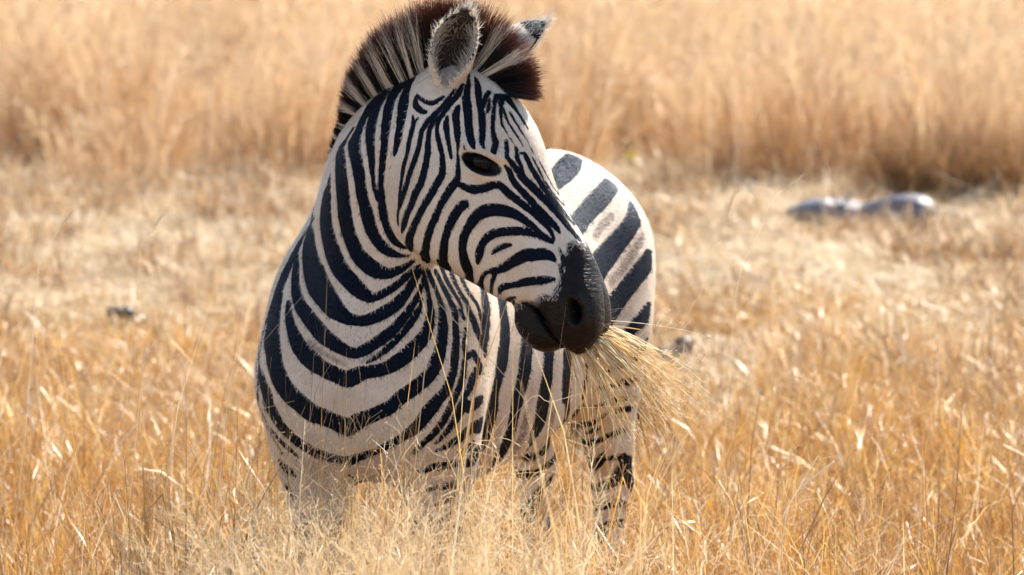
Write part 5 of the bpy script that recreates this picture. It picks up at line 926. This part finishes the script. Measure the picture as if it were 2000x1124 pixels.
    kk_ = (ib+rg2.normal(0, .0006, len(p)) > 0)[:, None]; ss_ = ((is_+rg2.normal(0, .003, len(p)) > 0) & (rg2.random(len(p)) < .5))[:, None]
    tone = (.66+.5*rg2.random(len(p)))[:, None]; lg_ = (.5+.5*np.sin(p[:, 0]*17+1)*np.sin(p[:, 2]*13+p[:, 1]*9))[:, None]; dusty = np.where(hh_[:, None], NP([.76, .665, .565]), NP([.66, .53, .395])*(1-lg_)+NP([.73, .62, .50])*lg_)+rg2.normal(0, .03, (len(p), 3))
    c_ = np.where(kk_, NP([.0030, .0032, .0050])*tone, np.where(ss_, NP([.13, .075, .05])*tone, dusty*tone)).clip(.002, .9)
    C4 = np.hstack([np.repeat(c_, 4, 0), np.ones((len(V), 1))])
    tag(hair_object('coat_hair', V, FF, C4, root, hair_material('coat_hair', .45, .12, .18, (.10, .42, 1.))), kind='stuff')  # hairs carry the same painted blue sky sheen in their tint
    V, FF, C4 = ribbons(rt, dv, ln, bend, .0013, C3, lv, 5)
    hm = hair_material('mane_hair', .5, .22); hair_object('mane', V, FF, C4, root, hm)
    # ---- hair in and around the ears
    V = []; 
    rg = np.random.default_rng(9); rts = []; dr = []; ln = []; cl = []
    for kk, (ev, ef, inf, inn) in enumerate((E1, E2)):
        a = NP((.17, -.02, .97)) if kk == 0 else EAR_FAR; o = NP((-.10, -1., .05)) if kk == 0 else EAR_FAR_OPEN
        ins = np.nonzero(inf[:, 0] == 1)[0]; out = np.nonzero(inf[:, 0] == 0)[0]
        ctr = NP(ev[ins].mean(0))
        for q in rg.choice(ins, 2200):
            vv, ff = inf[q, 1], inf[q, 2]
            if vv < .06 or (abs(ff) < .38 and .12 < vv < .62 and rg.random() < .8): continue
            p = ev[q]; inw = (ctr+a*(p-ctr)@a)-p
            rts.append(p); dr.append(a*(.8+.3*rg.random())+o*.45+inw*9+rg.normal(0, .28, 3)); ln.append(.013+.020*rg.random())
            c = NP([.74, .64, .52]) if abs(ff) > .42 or vv > .66 else NP([.34, .26, .19]); cl.append(c*(.6+.6*rg.random()))
        rimq = [q for q in out if abs(inf[q, 2]) > .98 or inf[q, 1] > .95]
        for q in rg.choice(rimq, 1300):
            rts.append(ev[q]+rg.normal(0, .001, 3)); dr.append(a*.5+o*.5+rg.normal(0, .45, 3)); ln.append(.004+.008*rg.random())
            cl.append((NP([.86, .80, .70]) if inf[q, 1] < .84 or kk else NP([.12, .09, .07]))*(.7+.5*rg.random()))
    n = len(rts); V, FF, C4 = ribbons(NP(rts), NP(dr), NP(ln), rg.normal(0, .25, (n, 3)), .0010, np.repeat(NP(cl)[:, None], 3, 1), 3, 8)
    hair_object('ear_hair', V, FF, C4, root, hair_material('ear_fur', .6, .35))
    # ---- whiskers on lips and chin, lashes over the eye
    rts = []; dr = []; ln = []; cl = []
    for _ in range(70):
        s = .47+.085*rg.random(); wv = rg.choice([-1, 1])*rg.random()*.05
        low = rg.random() < .45
        d = (-.165+.02*rg.random()) if low else (.02-.09*rg.random()); s = s-.02 if low else .515+.05*rg.random()
        p = head_pt(s, d, wv)
        rts.append(p); dr.append((HS*.5-HD*.9 if low else HS*.6+HD*.8)+HR*np.sign(wv)*.3+rg.normal(0, .4, 3)); ln.append(.012+.030*rg.random()); cl.append(NP([.35, .28, .22]))
    rts = list(project(NP(rts), 6, lim=.03))
    for _ in range(60):
        f = rg.random()*2-1; p = head_pt(*(EYE+EU*f*.028+EV*(.0135-.006*f*f)+NP([0, 0, .022-.008*f*f])))
        rts.append(p); dr.append(HR*.7-HD*.25+HS*(.35+.5*f)*.6+rg.normal(0, .12, 3)); ln.append(.012+.012*rg.random()); cl.append(NP([.012, .009, .008]))
    n = len(rts); V, FF, C4 = ribbons(NP(rts), NP(dr), NP(ln), rg.normal(0, .25, (n, 3)), .0007, np.repeat(NP(cl)[:, None], 4, 1), 4, 4)
    tag(hair_object('whiskers', V, FF, C4, root, hm), kind='stuff')
    # ---- tail switch
    n = 1500; rg = np.random.default_rng(12); b0 = body_pt(1.34, 0, .915); rts = b0+rg.normal(0, .014, (n, 3)); dv = NP([BB*.12+NP([0, 0, -1])]*n)+rg.normal(0, .10, (n, 3))
    ln = .30+.22*rg.random(n); c = np.repeat(np.where(rg.random((n, 1, 1)) < .2, NP([.5, .43, .36]), NP([.012, .010, .010])), 4, 1)
    V, FF, C4 = ribbons(rts, dv, ln, rg.normal(0, .08, (n, 3)), .0022, c, 4, 6); hair_object('tail', V, FF, C4, root, hm)
    return root
build_zebra()

# ---------------------------------------------------------------- the mouthful of straw
def tube(P, r, sides=5):
    """closed tapered tube along points P with radii r"""
    P = NP(P, float); r = np.broadcast_to(r, len(P)); d = np.gradient(P, axis=0); d /= np.linalg.norm(d, axis=1)[:, None]+1e-12
    u = np.cross(d, NP([.31, .52, .79])); u /= np.linalg.norm(u, axis=1)[:, None]+1e-12; w = np.cross(d, u); a = np.arange(sides)/sides*2*np.pi
    V = (P[:, None]+r[:, None, None]*(np.cos(a)[None, :, None]*u[:, None]+np.sin(a)[None, :, None]*w[:, None])).reshape(-1, 3)
    F = [(i*sides+k, i*sides+(k+1) % sides, (i+1)*sides+(k+1) % sides, (i+1)*sides+k) for i in range(len(P)-1) for k in range(sides)]
    return V, NP(F)
def straw_mesh(name, tubes, mat, rng):
    V = []; F = []; R = []; T = []; n = 0
    for P, r, sd in tubes:
        v, f = tube(P, r, sd); V.append(v); F.append(f+n); n += len(v); R.append(np.full(len(v), rng.random())); T.append(np.repeat(np.linspace(0, 1, len(P)), sd))
    me = fast_mesh(name, np.vstack(V), np.vstack(F)); attr(me, 'blade_rand', np.concatenate(R)); attr(me, 'blade_t', np.concatenate(T)); me.materials.append(mat); return me
def bezier(a, b, c, n): t = np.linspace(0, 1, n)[:, None]; return a*(1-t)**2+2*b*t*(1-t)+c*t*t
MOUTHFUL = straw_material('mouthful_straw', [(0, (.66, .40, .13)), (.35, (.86, .62, .28)), (.7, (.94, .80, .52)), (1, (.96, .90, .74))], .50, .07, .3, .1)
def mouthful():
    rg = np.random.default_rng(44); tb = []
    m0 = head_pt(.530, -.080, .030); m1 = head_pt(.545, -.030, -.030)
    for k in range(135):
        q = rg.random(); front = k < 26
        o = m0+(m1-m0)*q+rg.normal(0, .004, 3)-HS*.02
        if front: d = NP([.22+.10*rg.normal(), -.12+.15*rg.normal(), -1.]); L = .17+.09*rg.random()
        else: d = NP([.92+.20*rg.normal()-.30*(1-q), -.06+.20*rg.normal(), -.70+.22*rg.normal()]); L = .12+.15*rg.random()
        d /= np.linalg.norm(d); e = o+d*L+NP([0, 0, -.02*rg.random()]); mid = o+d*L*.5+NP([.004, 0, .014])*rg.normal(1, .6)+rg.normal(0, .008, 3)
        P = bezier(o, mid, e, 7); tb.append((P, np.linspace(.00125, .0006, 7)*(.6+.9*rg.random()), 4))
        if not front and rg.random() < .6:                  # loose seed branches at the far end
            for b in range(int(4+5*rg.random())):
                f = .62+.38*rg.random(); i = f*6; j = min(int(i), 5); x = P[j]*(1-(i-j))+P[j+1]*(i-j); s = d*.7+rg.normal(0, .5, 3); l = .018+.030*rg.random()
                tb.append((NP([x, x+s*l*.6, x+s*l+rg.normal(0, .004, 3)]), NP([.0005, .0004, .0004]), 3)); tb.append((NP([x+s*l*.9, x+s*l*1.0+rg.normal(0, .001, 3)]), NP([.0011, .0007]), 4))
    o = link('straw_mouthful', straw_mesh('straw_mouthful', tb, MOUTHFUL, rg))
    tag(o, 'bundle of golden straw stalks hanging from the zebra mouth', 'straw', None)
mouthful()
STEMS = [
  ('long pale stem crossing the zebra flank from chest to belly grass', [(0.2178, -0.3445, 0.0), (0.1531, -0.3298, 0.3264), (0.11, -0.32, 0.6529), (0.044, -0.305, 0.7527), (-0.02, -0.29, 0.8273), (-0.0701, -0.275, 0.8818), (-0.1423, -0.26, 0.9586)], (0.9, 0.5), 'P', 0.0),
  ('thin pale stem lying almost level across the zebra belly', [(-0.6041, -0.5023, 0.0), (-0.2357, -0.4169, 0.3794), (0.0099, -0.36, 0.7589), (0.0747, -0.345, 0.7768), (0.1396, -0.33, 0.7927)], (0.6, 0.4), 'P', 0.0),
  ('bright curved stalk standing before the brisket of the zebra', [(-0.262, -0.4949, 0.0), (-0.2517, -0.4679, 0.2844), (-0.2449, -0.45, 0.5687), (-0.2392, -0.435, 0.6162), (-0.2226, -0.42, 0.6689), (-0.208, -0.405, 0.6995), (-0.2014, -0.39, 0.7092)], (1.6, 1.5), 'P', 0.0),
  ('thin brown stem leaning right across the breast of the zebra', [(-0.4128, -0.4373, 0.0), (-0.3925, -0.4149, 0.3128), (-0.3789, -0.4, 0.6255), (-0.3653, -0.385, 0.6884), (-0.3496, -0.37, 0.7564), (-0.334, -0.355, 0.8245)], (0.7, 0.4), 'S', 0.0),
  ('thin brown stem slanting up left of the breast centre line', [(-0.4307, -0.4389, 0.0), (-0.4158, -0.4276, 0.3219), (-0.4058, -0.42, 0.6438), (-0.3859, -0.405, 0.7716), (-0.3744, -0.39, 0.8175), (-0.337, -0.375, 0.8774)], (0.7, 0.35), 'S', 0.0),
  ('long fine stem slanting up past the left shoulder of the zebra', [(-0.7138, -0.4406, 0.0), (-0.6187, -0.4043, 0.404), (-0.5553, -0.38, 0.808), (-0.5161, -0.365, 0.858), (-0.4669, -0.35, 0.914), (-0.4085, -0.335, 0.9822)], (0.6, 0.35), 'S', 0.0),
  ('fine arching stem with small seed head beside the forelegs', [(-0.3349, -0.5604, 0.0), (-0.1928, -0.5242, 0.3408), (-0.0981, -0.5, 0.6817), (-0.0393, -0.485, 0.724), (-0.0098, -0.47, 0.7236), (0.0148, -0.455, 0.7074)], (0.6, 0.5), 'P', 0.015),
  ('tall stem with seed spike right of the zebra rump, leaning right', [(0.3232, 1.3679, 0.0), (0.3686, 1.3872, 0.3463), (0.3989, 1.4, 0.6927), (0.4343, 1.415, 0.7736), (0.4696, 1.43, 0.89), (0.5142, 1.445, 1.0064)], (0.8, 0.5), 'P', 0.073),
  ('short stem with pale seed spike near the log, leaning right', [(0.4711, 1.9782, 0.0), (0.5142, 1.9913, 0.3565), (0.5429, 2.0, 0.7129), (0.5922, 2.015, 0.8354), (0.6319, 2.03, 0.9231), (0.7064, 2.045, 0.9811)], (0.8, 0.6), 'P', 0.067),
  ('dark upright stem with reddish tip in the right foreground', [(0.8796, 0.0922, 0.0), (0.8853, 0.0969, 0.177), (0.8891, 0.1, 0.3539), (0.9074, 0.115, 0.5252), (0.9156, 0.13, 0.6603), (0.9273, 0.145, 0.7584)], (1.3, 0.6), 'S', 0.0),
  ('brown leaning stem at the bottom right edge of the grass', [(0.8246, -0.3182, 0.0), (0.8409, -0.3073, 0.2156), (0.8518, -0.3, 0.4311), (0.8743, -0.285, 0.5202), (0.9102, -0.27, 0.5706)], (1.3, 0.8), 'S', 0.0),
  ('bleached bent stalk in the grass right of the hind leg', [(0.4623, -0.2334, 0.0), (0.5102, -0.2133, 0.263), (0.5422, -0.2, 0.526), (0.5781, -0.185, 0.5851), (0.6093, -0.17, 0.6084), (0.6405, -0.155, 0.6317)], (2.0, 1.6), 'P', 0.0),
  ('dark reddish stem at the bottom centre right', [(0.7011, -0.5306, 0.0), (0.7054, -0.5123, 0.2338), (0.7083, -0.5, 0.4676), (0.7119, -0.485, 0.5248), (0.7183, -0.47, 0.5821)], (1.1, 0.8), 'S', 0.0),
  ('leaning stem with seed spike at the left edge of the mown strip', [(-1.1664, 1.2385, 0.0), (-1.1111, 1.2754, 0.4174), (-1.0743, 1.3, 0.8348), (-1.0519, 1.315, 0.8856), (-1.026, 1.33, 0.9307), (-0.9919, 1.345, 0.9759)], (0.8, 0.5), 'P', 0.065),
  ('leaning seed spike left of the zebra shoulder above the dung', [(-0.9636, 1.4052, 0.0), (-0.8993, 1.4621, 0.4291), (-0.8565, 1.5, 0.8582), (-0.8396, 1.515, 0.8922), (-0.8227, 1.53, 0.9143), (-0.7997, 1.545, 0.9508)], (0.8, 0.5), 'P', 0.063),
  ('pale broken stalk with side twigs left of the zebra', [(-0.8766, 0.4647, 0.0), (-0.8224, 0.5459, 0.3607), (-0.7862, 0.6, 0.7213), (-0.7762, 0.615, 0.7413), (-0.7639, 0.63, 0.7658)], (1.5, 1.0), 'P', 0.0),
]
# ---------------------------------------------------------------- single stems one can pick out
HUSK = straw_material('pale_husk', [(0, (.78, .64, .44)), (1, (.92, .84, .68))], .55, .03, .4, 0)
def stems():
    rg = np.random.default_rng(77)
    for lab, P, r, m, spike in STEMS:
        Q = cr(P, 4); t = np.linspace(0, 1, len(Q)); rad = (r[0]+(r[1]-r[0])*t)*1e-3
        tb = [(Q, rad, 6)]
        if spike:                                           # seed spike: rows of small husks along the last stretch
            L = np.concatenate([[0], np.cumsum(np.linalg.norm(np.diff(Q, axis=0), axis=1))]); n = int(spike/.0022)
            for k in range(n):
                s = L[-1]-spike*(1-k/n); o = NP([np.interp(s, L, Q[:, c]) for c in range(3)]); ax = Q[-1]-Q[-4]; ax /= np.linalg.norm(ax)
                sd = np.cross(ax, rg.normal(size=3)); sd /= np.linalg.norm(sd); g = math.sin(math.pi*(.12+.80*k/n))
                tb.append((NP([o, o+ax*.003+sd*.0016*g, o+ax*.0065+sd*.0028*g]), NP([.0006, .0010, .0003])*(.5+.8*g), 4))
        o = link('dry_grass_plant', straw_mesh('dry_grass_plant', tb, HUSK if m == 'P' else STALK, rg)); tag(o, lab, 'grass plant', 'single dry stems standing out of the grass')
stems()

# ---------------------------------------------------------------- things lying in the mown strip
def lump(name, c, r, seed, mat, parent=None, sub=3, amp=.25):
    bm = bmesh.new(); bmesh.ops.create_icosphere(bm, subdivisions=sub, radius=1.); rg = np.random.default_rng(seed); ph = rg.random(9)*6.28; k = rg.normal(0, 2.2, (9, 3))
    for v in bm.verts:
        p = NP(v.co); d = sum(math.sin(k[i]@p+ph[i]) for i in range(9))/9; q = p*(1+amp*d); v.co = Vector(q*NP(r)+NP(c))
    me = bpy.data.meshes.new(name); bm.to_mesh(me); bm.free()
    for p in me.polygons: p.use_smooth = True
    return link(name, me, parent, mat)
def log():
    g = NT('weathered_bark'); co = g.n('TexCoord').outputs['Object']; st = g.n('Mapping', {0: co, 3: (.25, 1, 1)})
    n1 = g.noise(st, 70, 5, .65); n2 = g.noise(co, 9, 3)
    c = g.ramp(n1, (.30, (.035, .036, .042)), (.55, (.12, .125, .15)), (.75, (.28, .29, .33))); c = g.mix(g.math('MULTIPLY', n2, .3), c, (.10, .07, .06))
    mat = g.done(g.n('BsdfPrincipled', {'Base Color': c, 'Roughness': .42, 'Specular IOR Level': .6, 'Normal': g.n('Bump', {'Strength': .7, 'Distance': .006, 'Height': n1})}))
    rg = np.random.default_rng(5); n = 40; t = np.linspace(0, 1, n)
    P = np.stack([1.085+.58*t, 9.62+.05*np.sin(t*4), .050+.012*np.sin(t*9+.5)], 1)
    r = pchip([0, .08, .22, .42, .55, .68, .85, .97, 1], [.016, .032, .056, .066, .054, .068, .072, .054, .014])(t)+rg.normal(0, .0016, n)
    V, F = tube(P, r, 22); a = np.arange(len(V)); V = V+NP([0, 0, 1])*(.003*np.sin(a*1.7))[:, None]
    V = np.vstack([V, P[:1], P[-1:]]); e = len(V)
    me = bpy.data.meshes.new('log'); faces = [tuple(int(x) for x in f) for f in F]+[(k, e-2, (k+1) % 22) for k in range(22)]+[((n-1)*22+(k+1) % 22, e-1, (n-1)*22+k) for k in range(22)]
    me.from_pydata([tuple(v) for v in V], [], faces)
    for p in me.polygons: p.use_smooth = True
    root = empty('fallen_log', (1.37, 9.62, 0)); tag(root, 'weathered blue grey log lying in the mown straw right of the zebra', 'log'); link('trunk', me, root, mat)
    for s, b, d in ((.35, (.05, -.03, .07), .008), (.74, (-.04, .03, .06), .007)):      # two broken twigs
        q = NP([1.085+.58*s, 9.62, .08]); v, f = tube(NP([q, q+NP(b)*.6, q+NP(b)]), NP([d, d*.8, d*.5]), 8); link('twig', fast_mesh('twig', v, f), root, mat)
log()
def dung(loc, seed, label, s=1.):
    m = DUNG; root = empty('dung_heap', loc); tag(root, label, 'dung', 'dark dung heaps on the mown strip'); rg = np.random.default_rng(seed)
    for k in range(6):
        a = rg.random()*6.28; q = .045*math.sqrt(rg.random())*s
        lump('pellet', (loc[0]+q*math.cos(a)*1.6, loc[1]+q*math.sin(a), .024*s+.03*s*(k > 3)), (.034*s, .030*s, .024*s), seed*10+k, m, root, 2, .12)
DUNG = plain_material('dung', (.022, .020, .022), .5, .5, .5, 90, .004)
dung((-1.284, 6.60, 0), 3, 'dark dung heap in the straw left of the zebra shoulder', 1.0)
dung((.510, 5.86, 0), 4, 'dark dung heap in the straw just right of the zebra hindquarters', 1.0)
dung((.590, 9.95, 0), 5, 'flat dark dung heap farther back near the zebra rump', .8)
def flower():
    root = empty('yellow_flower', (.506, 11.40, 0)); tag(root, 'small yellow flower at the foot of the tall grass above the zebra rump', 'flower')
    green = plain_material('stem_green', (.10, .16, .04), .6); yel = plain_material('petal_yellow', (.80, .56, .02), .5, .3, .12)
    v, f = tube(NP([(.506, 11.40, 0), (.504, 11.40, .06), (.508, 11.39, .115)]), NP([.003, .0025, .002]), 6); link('stem', fast_mesh('stem', v, f), root, green)
    c = NP([.508, 11.385, .118]); ax = NP([0, -.75, .66]); u = NP([1., 0, 0]); w = np.cross(ax, u)
    for k in range(11):
        a = k/11*2*math.pi; d = u*math.cos(a)+w*math.sin(a); s = -u*math.sin(a)+w*math.cos(a)
        V = [c+d*.004-s*.003, c+d*.004+s*.003, c+d*.014+s*.0055+ax*.003, c+d*.023+s*.003+ax*.001, c+d*.025+ax*0, c+d*.023-s*.003+ax*.001, c+d*.014-s*.0055+ax*.003]
        V = V+[x-ax*.0012 for x in V]; m = bpy.data.meshes.new('petal'); q = 7
        m.from_pydata([tuple(x) for x in V], [], [tuple(range(q)), tuple(range(2*q-1, q-1, -1))]+[(i, i+q, (i+1) % q+q, (i+1) % q) for i in range(q)]); link('petal', m, root, yel)
    lump('disc', tuple(c+ax*.002), (.007, .006, .005), 3, plain_material('disc_gold', (.55, .28, .02), .7), root, 2, .06)
flower()
def weed(loc, seed, label, n=14, s=1.):
    rg = np.random.default_rng(seed); root = empty('leafy_weed', loc); tag(root, label, 'weed', 'green weeds at the foot of the tall grass')
    gm = NT('weed_leaf'); c = gm.ramp(gm.noise(gm.n('TexCoord').outputs['Object'], 40, 3), (.3, (.10, .17, .03)), (.6, (.24, .30, .05)), (.8, (.42, .36, .06)))
    mat = gm.done(gm.n('MixShader', {0: .35, 1: gm.n('BsdfPrincipled', {'Base Color': c, 'Roughness': .5}), 2: gm.n('BsdfTranslucent', {0: c})}))
    p0 = NP(loc); V, F = tube(NP([p0, p0+NP([.01, 0, .07])*s, p0+NP([.0, .01, .15])*s]), NP([.004, .003, .0015]), 6); link('stem', fast_mesh('stem', V, F), root, mat)
    for k in range(n):
        h = .02+.13*k/n; o = p0+NP([.005, 0, h])*s; a = k*2.4+rg.random()*.5; d = NP([math.cos(a), math.sin(a), .35+.4*rg.random()]); d /= np.linalg.norm(d); sd = np.cross(d, NP([0, 0, 1.])); sd /= np.linalg.norm(sd); up = np.cross(sd, d); L = (.06-.03*k/n)*s
        P = []
        for t_, w_ in ((0, .001), (.25, .008), (.55, .011), (.8, .007), (1, .0008)):
            q = o+d*L*t_-NP([0, 0, 1])*.018*s*t_*t_; P += [q-sd*w_*s+up*.002, q-up*.001, q+sd*w_*s+up*.002]
        F = [(i*3+j, i*3+j+1, i*3+j+4, i*3+j+3) for i in range(4) for j in range(2)]; link('leaf', fast_mesh('leaf', NP(P), NP(F)), root, mat)
weed((1.683, 10.60, 0), 1, 'yellowish green weed at the foot of the tall grass, left of the pair', 12, 1.0)
weed((1.790, 10.55, 0), 2, 'lower green weed at the foot of the tall grass, right of the pair', 9, .75)
